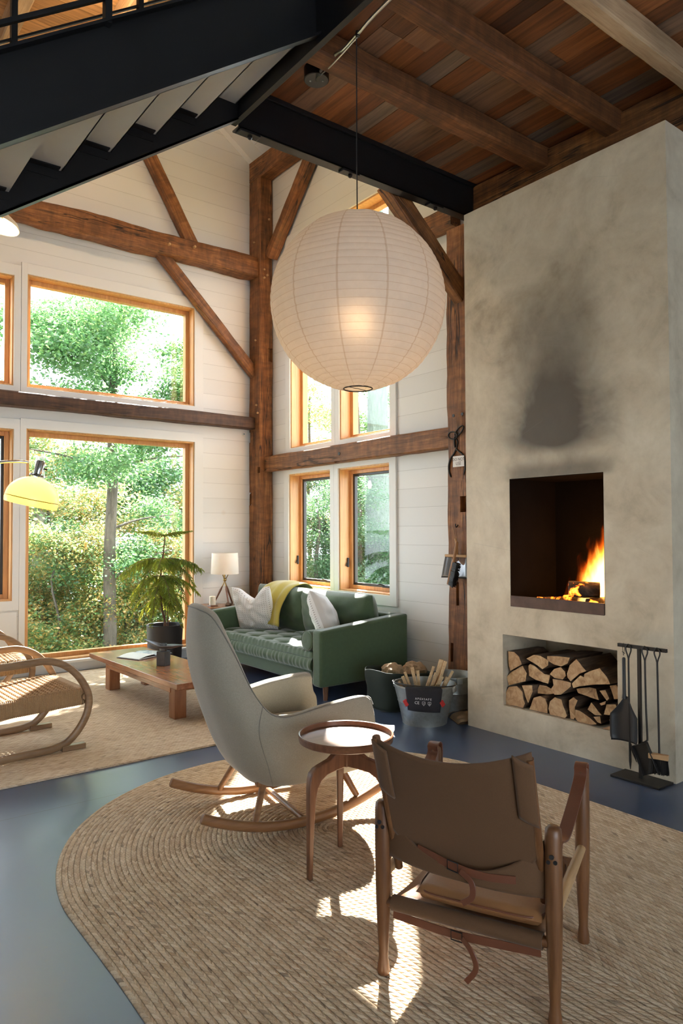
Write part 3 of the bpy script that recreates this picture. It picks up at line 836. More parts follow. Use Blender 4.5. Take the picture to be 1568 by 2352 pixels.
fs += [(nx*(ny+1)+j, nx*(ny+1)+j+1, b2+j+1, b2+j) for j in range(ny)]
m.raw(vs, fs, 0, uv)
tag(m.build('area_rug', M['jute'], smooth=60), 'large rectangular jute rug under the low wooden table by the window', 'rug')

# ------------------------------------------------------------------ rocking chair
rk = thing('rocking_chair', 'grey upholstered high-backed rocking chair on bentwood rockers', 'chair', (2.013, 3.171, .0145), radians(-9.4))
Rim = [(0, (-.455, 0, 1.085)), (.10, (-.447, .095, 1.080)), (.19, (-.405, .185, 1.045)), (.28, (-.330, .255, .890)), (.40, (-.238, .315, .675)), (.53, (-.135, .348, .575)), (.74, (.12, .358, .605)), (.93, (.340, .350, .620)), (1, (.372, .346, .575))]
Mid = [(0, (-.445, 0, .80)), (.10, (-.440, .125, .79)), (.19, (-.405, .215, .755)), (.28, (-.350, .275, .66)), (.40, (-.265, .330, .53)), (.53, (-.150, .362, .46)), (.74, (.12, .370, .475)), (.93, (.355, .362, .50)), (1, (.386, .358, .47))]
Low = [(0, (-.335, 0, .44)), (.10, (-.330, .115, .43)), (.19, (-.310, .195, .42)), (.28, (-.275, .255, .395)), (.40, (-.205, .310, .345)), (.53, (-.110, .338, .315)), (.74, (.12, .345, .325)), (.93, (.345, .335, .34)), (1, (.378, .33, .33))]
Bot = [(0, (-.225, 0, .235)), (.10, (-.222, .08, .23)), (.19, (-.212, .135, .225)), (.28, (-.19, .18, .22)), (.40, (-.14, .225, .21)), (.53, (-.065, .25, .205)), (.74, (.12, .26, .205)), (.93, (.325, .255, .22)), (1, (.355, .25, .22))]
Cen = [(0, (-.10, 0, .168)), (.28, (-.09, .03, .168)), (.53, (-.02, .05, .165)), (.74, (.12, .05, .17)), (1, (.34, .05, .20))]
def shell_pt(u, w, inset=0.0):
    t = 2*u - 1; a = abs(t); s = 1 if t >= 0 else -1
    ps = [lerp_table(T, a) for T in (Rim, Mid, Low, Bot, Cen)]
    p = lerp_table([(0, ps[0]), (.30, ps[1]), (.58, ps[2]), (.82, ps[3]), (1, ps[4])], w)
    return V(p.x, s*p.y, p.z)
m = MB(); nu, nv = 56, 18
m.grid(lambda u, w: shell_pt(u, w), nu, nv)
sh = m.build('shell', M['wool'], rk, smooth=180)
so = sh.modifiers.new('Solid', 'SOLIDIFY'); so.thickness = .058; so.offset = -1; so.use_even_offset = False
sb = sh.modifiers.new('Sub', 'SUBSURF'); sb.levels = 1; sb.render_levels = 2
m = MB()
m.tube([shell_pt(i/90, 0.018) for i in range(91)], .0028, 6)
m.tube([shell_pt(.5+.22, .02+.8*i/30) + V(-.002, .001, 0) for i in range(31)], .0016, 5); m.tube([shell_pt(.5-.22, .02+.8*i/30) + V(-.002, -.001, 0) for i in range(31)], .0016, 5)
m.build('piping', M['piping'], rk, smooth=60)
m = MB()
def cush(u, w):
    a, b = 2*u-1, 2*w-1
    x = .03 + .31*a*(1 - .04*b*b); y = .275*b*(1-.10*max(0, -a)**2)
    z = .385 + .055*(max(0, 1-a**6)*max(0, 1-b**6))**.5
    return V(x, y, z)
m.grid(cush, 24, 24); m.grid(lambda u, w: V(cush(u, w).x, cush(u, w).y, .36 - .02*(1-(2*u-1)**2)), 24, 24, flip=True)
m.build('seat_cushion', M['wool'], rk, smooth=60)
for s in (-1, 1):
    pts = [(x, s*.27, .026 + .47*x*x) for x in [-.485 + .9*i/28 for i in range(29)]]
    pts += [(.46, s*.27, .026+.47*.46**2)]
    m = MB(); m.tube(pts, 1, sq=(.036, .044)); m.build('rocker', M['beech'], rk, smooth=50, bevel=.006)
    for (a, b_) in (((-.225, s*.262, .058), (-.145, s*.185, .235)), ((.335, s*.262, .082), (.255, s*.19, .255))):
        m = MB(); m.tube([a, b_], [.0155, .018], 14); m.build('leg', M['beech'], rk, smooth=50)
    m = MB(); m.tube([(-.19, s*.185, .222), (-.10, s*.19, .205), (.05, s*.19, .208), (.28, s*.19, .24)], 1, sq=(.04, .03)); m.build('seat_rail', M['beech'], rk, smooth=50, bevel=.005)
m = MB(); m.tube([(.03, -.26, .034), (.03, .26, .034)], [.016, .016], 12); m.build('stretcher', M['beech'], rk, smooth=50)

# ------------------------------------------------------------------ tray side table
stb = thing('side_table', 'round walnut tray table on three curved legs between the two front chairs', 'table', (1.905, 2.450, .0145))
m = MB()
m.lathe([(.0, .535), (.195, .535), (.203, .540), (.206, .566), (.203, .570), (.198, .568), (.196, .549), (.188, .546), (0, .546)], n=72, capb=False)
m.build('tray', M['walnutx'], stb, smooth=40)
m = MB(); m.tube([(0, 0, .43), (0, 0, .538)], [.030, .034], 6); m.build('hub', M['walnut'], stb, smooth=30, bevel=.003)
outl = [(.0, .538), (.052, .538), (.055, .520), (.068, .492), (.095, .474), (.140, .462), (.172, .452), (.190, .436), (.199, .410), (.202, .37), (.203, .0), (.184, .0), (.176, .22), (.168, .33), (.158, .37), (.140, .397), (.11, .415), (.06, .424), (.0, .430)]
base_ang = math.atan2(2.448-2.450, 1.71-1.905)
for k in range(3):
    a = base_ang + k*2*pi/3
    m = MB()
    def th(z): return .011 + .005*min(1, z/.4)
    n_ = len(outl); vs = []
    for s in (-1, 1):
        for r, z in outl: vs.append((r, s*th(z), z))
    fs = [tuple(range(n_)), tuple(range(2*n_-1, n_-1, -1))] + [(i, n_+i, n_+(i+1) % n_, (i+1) % n_) for i in range(n_)]
    m.raw(vs, fs); o = m.build('leg', M['walnut'], stb, smooth=40, bevel=.005, seg=3)
    o.rotation_euler = (0, 0, a)

# ------------------------------------------------------------------ safari chair (local x = left to right seen from behind, y = forward)
sf = thing('safari_chair', 'tan canvas and leather safari armchair seen from behind with belted back', 'chair', (1.659, 1.544, .0145), radians(-65.45))
def leg_prof(h):
    zs = [0, .012, .03, .055, .09, .14, .24, .34, .44, h-.03, h-.008, h]
    rs = [.019, .0205, .019, .0155, .0165, .0195, .0235, .0255, .026, .0255, .0235, .015]
    return zs, rs
W2, D = .273, .485
for (x, y, h) in ((-W2, 0, .558), (W2, 0, .575), (-W2, D, .605), (W2, D, .605)):
    zs, rs = leg_prof(h); lean = -.012 if y == 0 else .0
    m = MB(); m.tube([(x, y + lean*0, z) for z in zs], rs, 16); m.build('leg', M['teak'], sf, smooth=60)
def rod(name, a, b, r, mat, n=12):
    m = MB(); m.tube([a, tuple((p+q)/2 for p, q in zip(a, b)), b], [r*.85, r, r*.85], n); return m.build(name, mat, sf, smooth=60)
rod('side_rail', (-W2, .0, .315), (-W2, D, .330), .017, M['rail_oak']); rod('side_rail', (W2, .0, .315), (W2, D, .330), .017, M['rail_oak'])
rod('back_rail', (-W2, 0, .235), (W2, 0, .235), .018, M['teak']); rod('front_rail', (-W2, D, .265), (W2, D, .265), .018, M['teak'])
# canvas wrapped on the back rail + the seat sheet
m = MB(); m.tube([(x, 0, .235) for x in (-.238, -.1, .1, .240)], .0245, 16); m.build('rail_wrap', M['kelly'], sf, smooth=60)
m = MB(); m.grid(lambda u, w: V(-.238+.476*u, .0+.485*w, .252 - .03*sin(pi*w)*(1-.2*cos(2*pi*u))), 12, 12)
o = m.build('seat_sling', M['leather'], sf, smooth=180); s_ = o.modifiers.new('S', 'SOLIDIFY'); s_.thickness = .005
# cushion
m = MB()
def scu(sgn):
    def f(u, w):
        a, b = 2*u-1, 2*w-1
        k = max(abs(a), abs(b)); e = max(0, 1-max(abs(a)**8, abs(b)**8, (abs(a*b))**3))
        x, y = .045 + .200*a*(1-.02*b*b), .190 + .215*b*(1-.02*a*a)
        z = .298 + sgn*(.026*e**.35) - .012*(1-a*a)*(1-b*b)
        return V(x, y, z)
    return f
m.grid(scu(1), 26, 26); m.grid(scu(-1), 26, 26, flip=True)
m.build('seat_cushion', M['leather'], sf, smooth=60, weld=True)
pts = []
for i in range(81):
    a = 2*pi*i/80; q = lambda c: (abs(c)**.3)*(1 if c > 0 else -1)
    pts.append((.045+.201*q(cos(a)), .190+.216*q(sin(a)), .304))
m = MB(); m.tube(pts, .0032, 6); m.build('piping', M['leather_dark'], sf, smooth=60)
# back canvas: tilted, sagging toward the viewer
def backp(x, z, off=0):
    t = (z-.30)/.50
    sag = (1-min(1, abs(x)/.245)**2)
    y = .055 - .185*t - .050*sag*(.35+.65*min(1, max(0, t))) + off
    return V(x, y, z)
def ztop(x): return .812 - .048*(1-(abs(x)/.245)**2.0) + .010*x/.245
m = MB()
def fb_(u, w):
    x = -.245+.49*u; zb = .400 + .10*(abs(x)/.245)**4; z = zb + (ztop(x)-zb)*w
    return backp(x, z)
m.grid(fb_, 30, 24)
o = m.build('back_canvas', M['kelly'], sf, smooth=180); s_ = o.modifiers.new('S', 'SOLIDIFY'); s_.thickness = .006; s_.offset = 0
for s in (-1, 1):      # sleeves folded over the back posts
    zl = .60 if s < 0 else .585
    m = MB()
    m.grid(lambda u, w: backp(s*(.247 - .052*u), zl + .03*(u if s > 0 else 1-u) + (ztop(s*.22)-zl-.03)*w, -.008 - .006*sin(pi*u)), 6, 14)
    o = m.build('sleeve', M['kelly'], sf, smooth=180); s_ = o.modifiers.new('S', 'SOLIDIFY'); s_.thickness = .006; s_.offset = 0
    m = MB(); m.tube([backp(s*.236, .33, .004), backp(s*.236, .55, .006), backp(s*.236, .80, .006)], .013, 10); m.build('back_post', M['teak'], sf, smooth=60)
    m = MB(); m.lathe([(.007, 0), (.007, .005)], (s*W2, -.0245, .495), n=10, mat=Matrix.Rotation(pi/2, 3, 'X'), capt=True)
    m.lathe([(.006, 0), (.006, .004)], (s*W2-.010, -.0225, .478), n=10, mat=Matrix.Rotation(pi/2, 3, 'X'), capt=True); m.lathe([(.006, 0), (.006, .004)], (s*W2+.010, -.0225, .480), n=10, mat=Matrix.Rotation(pi/2, 3, 'X'), capt=True)
    m.build('pivot_bolts', M['black'], sf, smooth=40)
# lower belt of canvas from post to post with wings
def lowb(u, w):
    x = -.262+.524*u
    k = (abs(x)/.262)
    zb = .372 - .012*x/.262; zt = .412 + .135*k**2.4
    z = zb+(zt-zb)*w
    return V(x, .026 - .062*(1-k**2) - .02*k, z)
m = MB(); m.grid(lowb, 30, 8); o = m.build('lumbar_band', M['kelly'], sf, smooth=180); s_ = o.modifiers.new('S', 'SOLIDIFY'); s_.thickness = .006; s_.offset = 0
def strap(name, pts, w, th=.004, mat='leather_dark', up=(0, 1, 0)):
    m = MB(); m.tube(spline([V(p) for p in pts], 20), 1, sq=(w, th), up=up); return m.build(name, M[mat], sf, smooth=40)
strap('belt', [(-.14, -.028, .440), (-.02, -.043, .415), (.08, -.043, .405), (.17, -.030, .408)], .024)
strap('belt_tail', [(.005, -.048, .408), (.042, -.056, .385), (.046, -.060, .345), (.016, -.062, .320)], .018)
m = MB(); m.tube([(-.035, -.049, .434), (-.002, -.049, .428), (-.002, -.049, .400), (-.035, -.049, .406)], .0025, 6, closed=True); m.build('buckle', M['black'], sf, smooth=60)
strap('seat_strap', [(-.235, -.004, .200), (-.05, -.012, .193), (.12, -.008, .197), (.235, -.004, .203)], .026)
strap('strap_tail', [(.0, -.018, .19), (.035, -.034, .165), (.048, -.036, .12), (.018, -.038, .075)], .017)
m = MB(); m.tube([(-.035, -.02, .208), (.0, -.02, .206), (.0, -.02, .178), (-.035, -.02, .180)], .0025, 6, closed=True); m.build('buckle', M['black'], sf, smooth=60)
for s in (-1, 1):
    h = .605; x = s*(W2+.0)
    zb = .50 if s < 0 else .515
    pts = [(x, D+.030, h-.10), (x, D+.030, h-.01), (x, D+.012, h+.012), (x, D-.022, h+.006), (x, D-.035, h-.03), (x, D*.6, h-.085), (x, D*.3, h-.115), (x, .04, zb+.0), (x, .027, zb-.012)]
    m = MB(); m.tube(spline([V(p) for p in pts], 44), 1, sq=(.005, .042), up=(1, 0, 0)); 
    o = m.build('arm_strap', M['leather_dark'], sf, smooth=40)

# ------------------------------------------------------------------ sofa (world aligned)
so_ = thing('sofa', 'green velvet two-seat sofa with tufted bench cushion under the casement windows', 'sofa', (4.06, 6.03, 0))
def SB(x0, x1, y0, y1, z0, z1, name, mat='velvet', bev=.02, seg=3):
    m = MB(); m.bx(x0-4.06, x1-4.06, y0-6.03, y1-6.03, z0, z1); return m.build(name, M[mat], so_, smooth=60, bevel=bev, seg=seg)
SY0, SY1 = 4.93, 7.09
SB(3.60, 4.56, SY0+.12, SY1-.12, .125, .26, 'base', bev=.012)
for (y0, y1) in ((SY0, SY0+.125), (SY1-.125, SY1)):
    m = MB(); m.prism([(3.565-4.06, .122), (4.575-4.06, .122), (4.575-4.06, .685), (4.30-4.06, .665), (3.565-4.06, .600)], y0-6.03, y1-6.03, 'y')
    m.build('arm', M['velvet'], so_, smooth=60, bevel=.022, seg=3)
SB(4.43, 4.575, SY0+.12, SY1-.12, .25, .68, 'back', bev=.025)
for x in (3.66, 4.50):
    for y in (SY0+.06, SY1-.06):
        m = MB(); m.tube([(x-4.06, y-6.03, .0), (x-4.06, y-6.03, .13)], [.019, .027], 14); m.build('leg', M['walnut'], so_, smooth=60)
# bench cushion with tufts and gathered front
m = MB()
yy0, yy1, xx0, xx1 = SY0+.13, SY1-.13, 3.565, 4.40
tufts = [(xx0+.16+.215*i, yy0+.16+.268*j) for i in range(4) for j in range(7)]
def seat_top(u, w):
    x, y = xx0+(xx1-xx0)*u, yy0+(yy1-yy0)*w
    e = min(1, min(u, 1-u)/.045)*min(1, min(w, 1-w)/.02)
    z = .355 + .060*(1-(1-e)**2)
    x += .012*(1-e) if u < .5 else -.0
    for (tx, ty) in tufts:
        d2 = ((x-tx)**2+(y-ty)**2)
        z -= .034*math.exp(-d2/.0016) + .014*math.exp(-d2/.010)
        # pleats radiating between tufts
    i = (x-xx0-.16)/.215; j = (y-yy0-.16)/.268
    z -= .010*math.exp(-((i-round(i))/.10)**2)*(.4+.6*abs(sin(pi*j))) + .008*math.exp(-((j-round(j))/.08)**2)
    z += .0035*sin(y*95+3*noise.noise(V(x*5, y*5, 0)))*math.exp(-((u-.02)/.10)**2)
    return V(x-4.06, y-6.03, z)
m.grid(seat_top, 56, 150)
def seat_front(u, w):
    y = yy0+(yy1-yy0)*u; z = .245 + .112*w
    wr = .0045*(.7+.6*noise.noise(V(y*7, 2, 1)))*sin(y*95+7*noise.noise(V(.1, y*4, 0)))*sin(pi*min(1, w*1.0)) + .003*noise.noise(V(y*40, z*6, 1))
    x = xx0 + .012 - .030*sin(pi*w)**.7 + wr
    return V(x-4.06, y-6.03, z)
m.grid(seat_front, 220, 12, flip=True)
m.bx(xx0+.02-4.06, xx1-4.06, yy0-6.03, yy1-6.03, .245, .33)
m.build('seat_cushion', M['velvet'], so_, smooth=180)
m = MB(); m.tube([seat_front(i/110, 1.0)+V(-.004, 0, .0) for i in range(111)], .004, 6); m.tube([seat_front(i/110, 0.02)+V(-.004, 0, .0) for i in range(111)], .004, 6); m.build('piping', M['velvet_piping'], so_, smooth=60)

def pillow_fn(w, h, t, pinch=.07, dent=0.0, sgn=1, crease=.0, seed=0, pw=.5):
    def f(u, v):
        a, b = 2*u-1, 2*v-1
        x = w/2*a*(1-pinch*(1-b*b)); z = h/2*b*(1-pinch*(1-a*a))
        if dent: z -= dent*max(0, b)**1.5*math.exp(-(a/.42)**2)
        T = t/2*(max(0, 1-a*a)*max(0, 1-b*b))**pw
        T *= 1 - .45*(dent*3)*max(0, b)*math.exp(-(a/.35)**2)
        T += crease*noise.noise(V(a*3+seed, b*3, sgn*2+seed))*min(1, (1-max(abs(a), abs(b)))*5)
        return V(x, sgn*T, z)
    return f
def pillow(name, w, h, t, mat, parent=None, n=28, **k):
    m = MB(); m.grid(pillow_fn(w, h, t, sgn=1, **k), n, n); m.grid(pillow_fn(w, h, t, sgn=-1, **k), n, n, mi=1 if isinstance(mat, list) else 0, flip=True)
    return m.build(name, mat, parent, smooth=180, weld=False)
# back cushions: local y is thickness; face toward -X
for (yc, w, seed) in ((5.665, 1.15, 1), (6.60, .98, 5)):
    o = pillow('back_cushion', w, .49, .30, M['velvet'], so_, 34, pinch=.02, crease=.020, seed=seed, pw=.30)
    o.matrix_basis = Matrix.Translation(V(4.315-4.06, yc-6.03, .618)) @ Matrix.Rotation(radians(90), 4, 'Z') @ Matrix.Rotation(radians(-9), 4, 'X')

# bolster, cushions, throw: things lying on the sofa
bo = thing('bolster', 'round green velvet bolster tucked against the near sofa arm', 'cushion', (3.58, 5.155, .498))
m = MB(); prof = [(0, 0), (.06, -.004), (.080, 0), (.088, .008), (.090, .03), (.090, .55), (.080, .58), (0, .585)]
m.lathe(prof, n=36, mat=Matrix.Rotation(pi/2, 3, 'Y'), capb=False); m.build('cover', M['velvet'], bo, smooth=50)
m = MB(); m.tube([(.004, .086*cos(2*pi*i/48), .086*sin(2*pi*i/48)) for i in range(48)], .0042, 6, closed=True); m.build('piping', M['velvet_piping'], bo, smooth=60)

def dotted(name):
    n = NT(name); uvn = n.n.new('ShaderNodeUVMap'); uvn.uv_map = 'UVMap'
    mp = n.n.new('ShaderNodeMapping'); mp.inputs['Scale'].default_value = (19, 22, 1); n.link(uvn.outputs[0], mp.inputs[0])
    x, y = n.sep(mp.outputs[0])[:2]
    dx = n.math('ABSOLUTE', n.math('SUBTRACT', n.math('FRACT', x), .5)); dy = n.math('ABSOLUTE', n.math('SUBTRACT', n.math('FRACT', y), .5))
    dot = n.math('MULTIPLY', n.math('LESS_THAN', dx, .12), n.math('LESS_THAN', dy, .13))
    v = n.coord('Object'); f = n.noise(v, 260, 2)
    c = n.mix(f, (.70, .685, .665), (.82, .805, .785)); c = n.mix(n.math('MULTIPLY', dot, .85), c, (.16, .13, .12))
    n.bsdf(c, .9, 0, n.bump(f, .2, .002), Sheen_Weight=.2); return n.mat
M['dotted'] = dotted('white dotted cotton'); M['pillow_back'] = fabric('white cotton back', (.74, .72, .70), .06, 260, .15, .9, .1)
o = pillow('throw_pillow', .50, .50, .19, [M['dotted'], M['pillow_back']], None, 36, pinch=.055, dent=.14, crease=.025, seed=3, pw=.42)
o.matrix_basis = Matrix.Translation(V(3.975, 6.71, .628)) @ Matrix.Rotation(radians(116), 4, 'Z') @ Matrix.Rotation(radians(-16), 4, 'X') @ Matrix.Rotation(radians(3), 4, 'Y')
tag(o, 'white dotted square pillow with a dented top, beside the yellow throw', 'pillow', 'white dotted pillows on the sofa')
o = pillow('throw_pillow', .47, .47, .23, [M['dotted'], M['pillow_back']], None, 36, pinch=.055, dent=.0, crease=.015, seed=8, pw=.42)
o.matrix_basis = Matrix.Translation(V(3.97, 5.43, .655)) @ Matrix.Rotation(radians(46), 4, 'Z') @ Matrix.Rotation(radians(-24), 4, 'X') @ Matrix.Rotation(radians(14), 4, 'Y')
tag(o, 'white dotted pillow leaning corner-up at the near end of the sofa', 'pillow', 'white dotted pillows on the sofa')

# mustard throw over the back
m = MB()
prof = [V(4.60, 0, .50), V(4.60, 0, .66), V(4.57, 0, .74), V(4.47, 0, .870), V(4.35, 0, .885), V(4.22, 0, .845), V(4.105, 0, .72), V(4.06, 0, .60), V(4.045, 0, .46)]
def thr(u, w):
    p = lerp_table([(i/(len(prof)-1), q) for i, q in enumerate(prof)], w)
    y = 6.36 + .56*u + .10*(1-w)*0 - .05*(w-.5)
    fold = .008*sin(u*17+2*noise.noise(V(u*3, w*3, 0)))*(.4+.6*w) + .010*noise.noise(V(u*6, w*6, 5))
    return V(p.x - fold, y + .01*noise.noise(V(u*4, w*4, 9)), p.z + .02*sin(u*pi)*(w > .25) + fold*.4 - .03*u*max(0, w-.8)*5)
m.grid(thr, 44, 40); o = m.build('throw_blanket', M['throw'], smooth=180)
s_ = o.modifiers.new('S', 'SOLIDIFY'); s_.thickness = .008; s_.offset = 0
tag(o, 'mustard yellow wool throw folded over the sofa back', 'blanket')

# ------------------------------------------------------------------ low wooden table
ct = thing('coffee_table', 'long low reddish wooden coffee table on thick square legs', 'table', (2.545, 5.93, .0125), radians(1.5))
m = MB(); m.bx(-.275, .275, -.92, .92, .255, .300); m.build('top', M['cherry'], ct, smooth=30, bevel=.004)
m = MB(); m.bx(-.225, .225, -.70, .62, .195, .255); m.build('apron', M['cherry'], ct, smooth=30, bevel=.003)
for (x, y) in ((-.17, -.72), (.17, -.72), (-.17, .60), (.17, .60)):
    m = MB(); m.bx(x-.05, x+.05, y-.05, y+.05, 0, .255); m.build('leg', M['cherryz'], ct, smooth=30, bevel=.004)
bk = thing('open_book', 'open book with a glossy picture page lying on the low table', 'book', (2.60, 6.36, .3135), radians(22))
M['paper'] = plain('book paper', (.72, .72, .70), .4, 0, .03, 6)
def page_mat():
    n = NT('printed page'); v = n.coord('Object', rand=False); f = n.noise(v, 14, 4, .6, .5)
    c = n.ramp(f, [(.40, (.20, .26, .34)), (.5, (.42, .48, .55)), (.6, (.62, .66, .70))]); n.bsdf(c, .25); return n.mat
M['page'] = page_mat()
for s, mt in ((-1, 'paper'), (1, 'page')):
    m = MB(); m.grid(lambda u, w: V(s*.205*u, -.135+.27*w, .006 + .020*(1-(u-.28)**2*1.9)*(1 if u > .02 else .5)), 12, 4)
    m.bx(min(0, s*.203), max(0, s*.203), -.134, .134, .002, .010); o = m.build('pages', M[mt], bk, smooth=50)
m = MB(); m.bx(-.212, .212, -.142, .142, 0, .003); m.build('cover', M['black'], bk, smooth=0)
M['stone'] = plain('dark cast stone', (.075, .073, .072), .6, 0, .3, 30, .2)
M['stone2'] = plain('pewter cup', (.13, .14, .15), .32, .5, .2, 20)
v_ = thing('candle_holder', 'dark stone block holder with a bronze leaf dish on the low table', 'ornament', (2.535, 5.80, .3135), radians(30))
m = MB(); m.bx(-.042, .042, -.042, .042, 0, .122); m.build('block', M['stone'], v_, smooth=30, bevel=.003)
m = MB(); m.lathe([(.030, .122), (.032, .13), (.029, .185), (.024, .185), (.022, .15), (0, .15)], n=24, capb=False); m.build('cup', M['stone2'], v_, smooth=40)
m = MB()
def leaf(u, w):
    a, b = 2*u-1, 2*w-1
    wd = .062*(max(0, 1-abs(a)**2.2))**.9
    return V(.17*a, b*wd + .0, .142 + .085*max(0, -a)**1.6 + .03*max(0, a)**2 + .03*(b*b)*wd/.062)
m.grid(leaf, 24, 8); o = m.build('leaf_dish', M['stone2'], v_, smooth=180); s_ = o.modifiers.new('S', 'SOLIDIFY'); s_.thickness = .004; o.rotation_euler = (0, 0, radians(-68))

# ------------------------------------------------------------------ corner side table, lamp, candle
lt = thing('corner_table', 'small round wooden table in the corner behind the sofa arm', 'table', (3.83, 7.385, 0))
m = MB(); m.lathe([(0, .585), (.255, .585), (.27, .595), (.27, .607), (.26, .612), (0, .612)], n=48, capb=False); m.build('top', M['cherry'], lt, smooth=40)
for k in range(3):
    a = 2*pi*k/3+.5; m = MB(); m.tube([(.20*cos(a), .20*sin(a), 0), (.12*cos(a), .12*sin(a), .59)], [.012, .017], 10); m.build('leg', M['cherryz'], lt, smooth=60)
lp = thing('table_lamp', 'lit table lamp with white drum shade on crossed tripod legs', 'lamp', (3.985, 7.40, .612))
def lampshade():
    n = NT('linen shade'); d = n.n.new('ShaderNodeBsdfDiffuse'); d.inputs[0].default_value = (.80, .77, .72, 1)
    t = n.n.new('ShaderNodeBsdfTranslucent'); t.inputs[0].default_value = (.85, .78, .68, 1)
    mx = n.n.new('ShaderNodeMixShader'); mx.inputs[0].default_value = .42
    n.link(d.outputs[0], mx.inputs[1]); n.link(t.outputs[0], mx.inputs[2]); n.link(mx.outputs[0], n.out.inputs[0]); return n.mat
M['shade'] = lampshade()
m = MB(); m.lathe([(.158, .355), (.160, .357), (.150, .595), (.148, .597)], n=56, capb=False); m.build('lamp_shade', M['shade'], lp, smooth=60)
for k in range(3):
    a = 2*pi*k/3 + .35
    p0 = V(.135*cos(a), .135*sin(a), 0); p1 = V(-.006*cos(a), -.006*sin(a), .285); p2 = V(-.045*cos(a), -.045*sin(a), .36)
    m = MB(); m.tube([p0, p0.lerp(p1, .12), p0.lerp(p1, .62), p0.lerp(p1, .75)], [.006, .009, .013, .007], 10); m.build('leg', M['walnut'], lp, smooth=60)
    m = MB(); m.tube([p0.lerp(p1, .72), p1, p2], [.006, .005, .005], 8); m.build('leg_rod', M['brass'], lp, smooth=60)
m = MB(); m.lathe([(.012, .268), (.020, .28), (.020, .292), (.012, .305)], n=16, capt=True); m.build('knot', M['brass'], lp, smooth=60)
m = MB(); m.tube([(0, 0, .30), (0, 0, .42)], .008, 8); m.lathe([(.012, .42), (.03, .46), (.022, .50), (0, .51)], n=12); m.build('bulb_holder', M['brass'], lp, smooth=60)
m = MB(); m.lathe([(0, 0), (.036, 0), (.037, .004), (.037, .092), (.030, .098), (0, .094)], (0, 0, 0), n=28, capb=False); o = m.build('pillar_candle', plain('cream wax', (.74, .68, .54), .5, 0, .04, 10, Subsurface_Weight=.2), smooth=40)
o.location = (3.775, 7.30, .630); tag(o, 'short cream pillar candle on the corner table beside the lamp', 'candle')
m = MB(); m.bx(-.045, .045, -.045, .045, 0, .017); o = m.build('candle_tray', M['walnut'], smooth=30, bevel=.003); o.location = (3.775, 7.30, .612); tag(o, 'small dark square tray under the cream candle', 'tray')
m = MB(); rr = random.Random(4)
for k in range(9): 
    a, b_ = rr.uniform(0, 2*pi), rr.uniform(.0, .03); m.tube([(b_*cos(a), b_*sin(a), .012), (b_*cos(a)*1.6, b_*sin(a)*1.6, .028), (b_*cos(a)*1.5, b_*sin(a)*1.5, .04)], [.012, .011, .003], 6)
m.lathe([(0, 0), (.03, 0), (.034, .016), (.02, .032), (0, .036)], n=10, capb=False)
o = m.build('pine_cone', plain('cone brown', (.10, .055, .03), .8, 0, .4, 60, .4), smooth=50); o.location = (3.93, 7.22, .612); tag(o, 'small brown pine cone on the corner table at the lamp foot', 'pine cone')
# ------------------------------------------------------------------ paper lantern on its conduit
def paper():
    n = NT('rice paper'); uvn = n.n.new('ShaderNodeUVMap'); uvn.uv_map = 'UVMap'
    u, v = n.sep(uvn.outputs[0])[:2]
    seam = n.math('GREATER_THAN', n.math('ABSOLUTE', n.math('SUBTRACT', n.math('FRACT', n.math('MULTIPLY', u, 12)), .5)), .478)
    rib = n.math('GREATER_THAN', n.math('ABSOLUTE', n.math('SUBTRACT', n.math('FRACT', n.math('MULTIPLY', v, 34)), .5)), .455)
    tc = n.coord('Object', rand=False); f = n.noise(tc, 22, 5, .65, .8)
    k = n.math('MINIMUM', n.math('ADD', n.math('MULTIPLY', seam, .62), n.math('MULTIPLY', rib, .5)), .85)
    base = n.mix(f, (.50, .475, .445), (.58, .555, .525))
    cd = n.mix(k, base, (.50, .41, .32)); ct = n.mix(k, n.mix(f, (.66, .57, .47), (.78, .69, .58)), (.34, .24, .15))
    d = n.n.new('ShaderNodeBsdfDiffuse'); t = n.n.new('ShaderNodeBsdfTranslucent'); n.link(cd, d.inputs[0]); n.link(ct, t.inputs[0])
    nm = n.bump(n.noise(tc, 30, 4, .6, 2.0), .35, .006); n.link(nm, d.inputs['Normal'])
    mx = n.n.new('ShaderNodeMixShader'); mx.inputs[0].default_value = .32
    n.link(d.outputs[0], mx.inputs[1]); n.link(t.outputs[0], mx.inputs[2])
    rf = n.n.new('ShaderNodeBsdfRefraction'); rf.inputs['IOR'].default_value = 1.25; rf.inputs['Roughness'].default_value = 1.0; n.link(ct, rf.inputs[0])
    m2 = n.n.new('ShaderNodeMixShader'); m2.inputs[0].default_value = .045; n.link(mx.outputs[0], m2.inputs[1]); n.link(rf.outputs[0], m2.inputs[2]); n.link(m2.outputs[0], n.out.inputs[0]); return n.mat
M['paper_lantern'] = paper()
LC = (2.400, 2.970, 2.682)
ln = thing('paper_lantern', 'huge round white rice paper lantern hanging in the middle of the room', 'lantern', LC, radians(9))
R = .470
m = MB(); NR = 34; nv = NR*6
th0, th1 = .165, pi-.165
def lan(u, w):
    th = th0 + (th1-th0)*w
    f = (w*NR) % 1.0
    r = R*(1 - .0085*(abs(2*f-1))**2.2) * (1 + .004*noise.noise(V(cos(2*pi*u)*3, sin(2*pi*u)*3, th*9)))
    r *= 1 + .0035*cos(12*2*pi*u)
    return V(r*sin(th)*cos(2*pi*u), r*sin(th)*sin(2*pi*u), r*cos(th))
m.grid(lan, 144, nv)
m.build('paper_shade', M['paper_lantern'], ln, smooth=180)
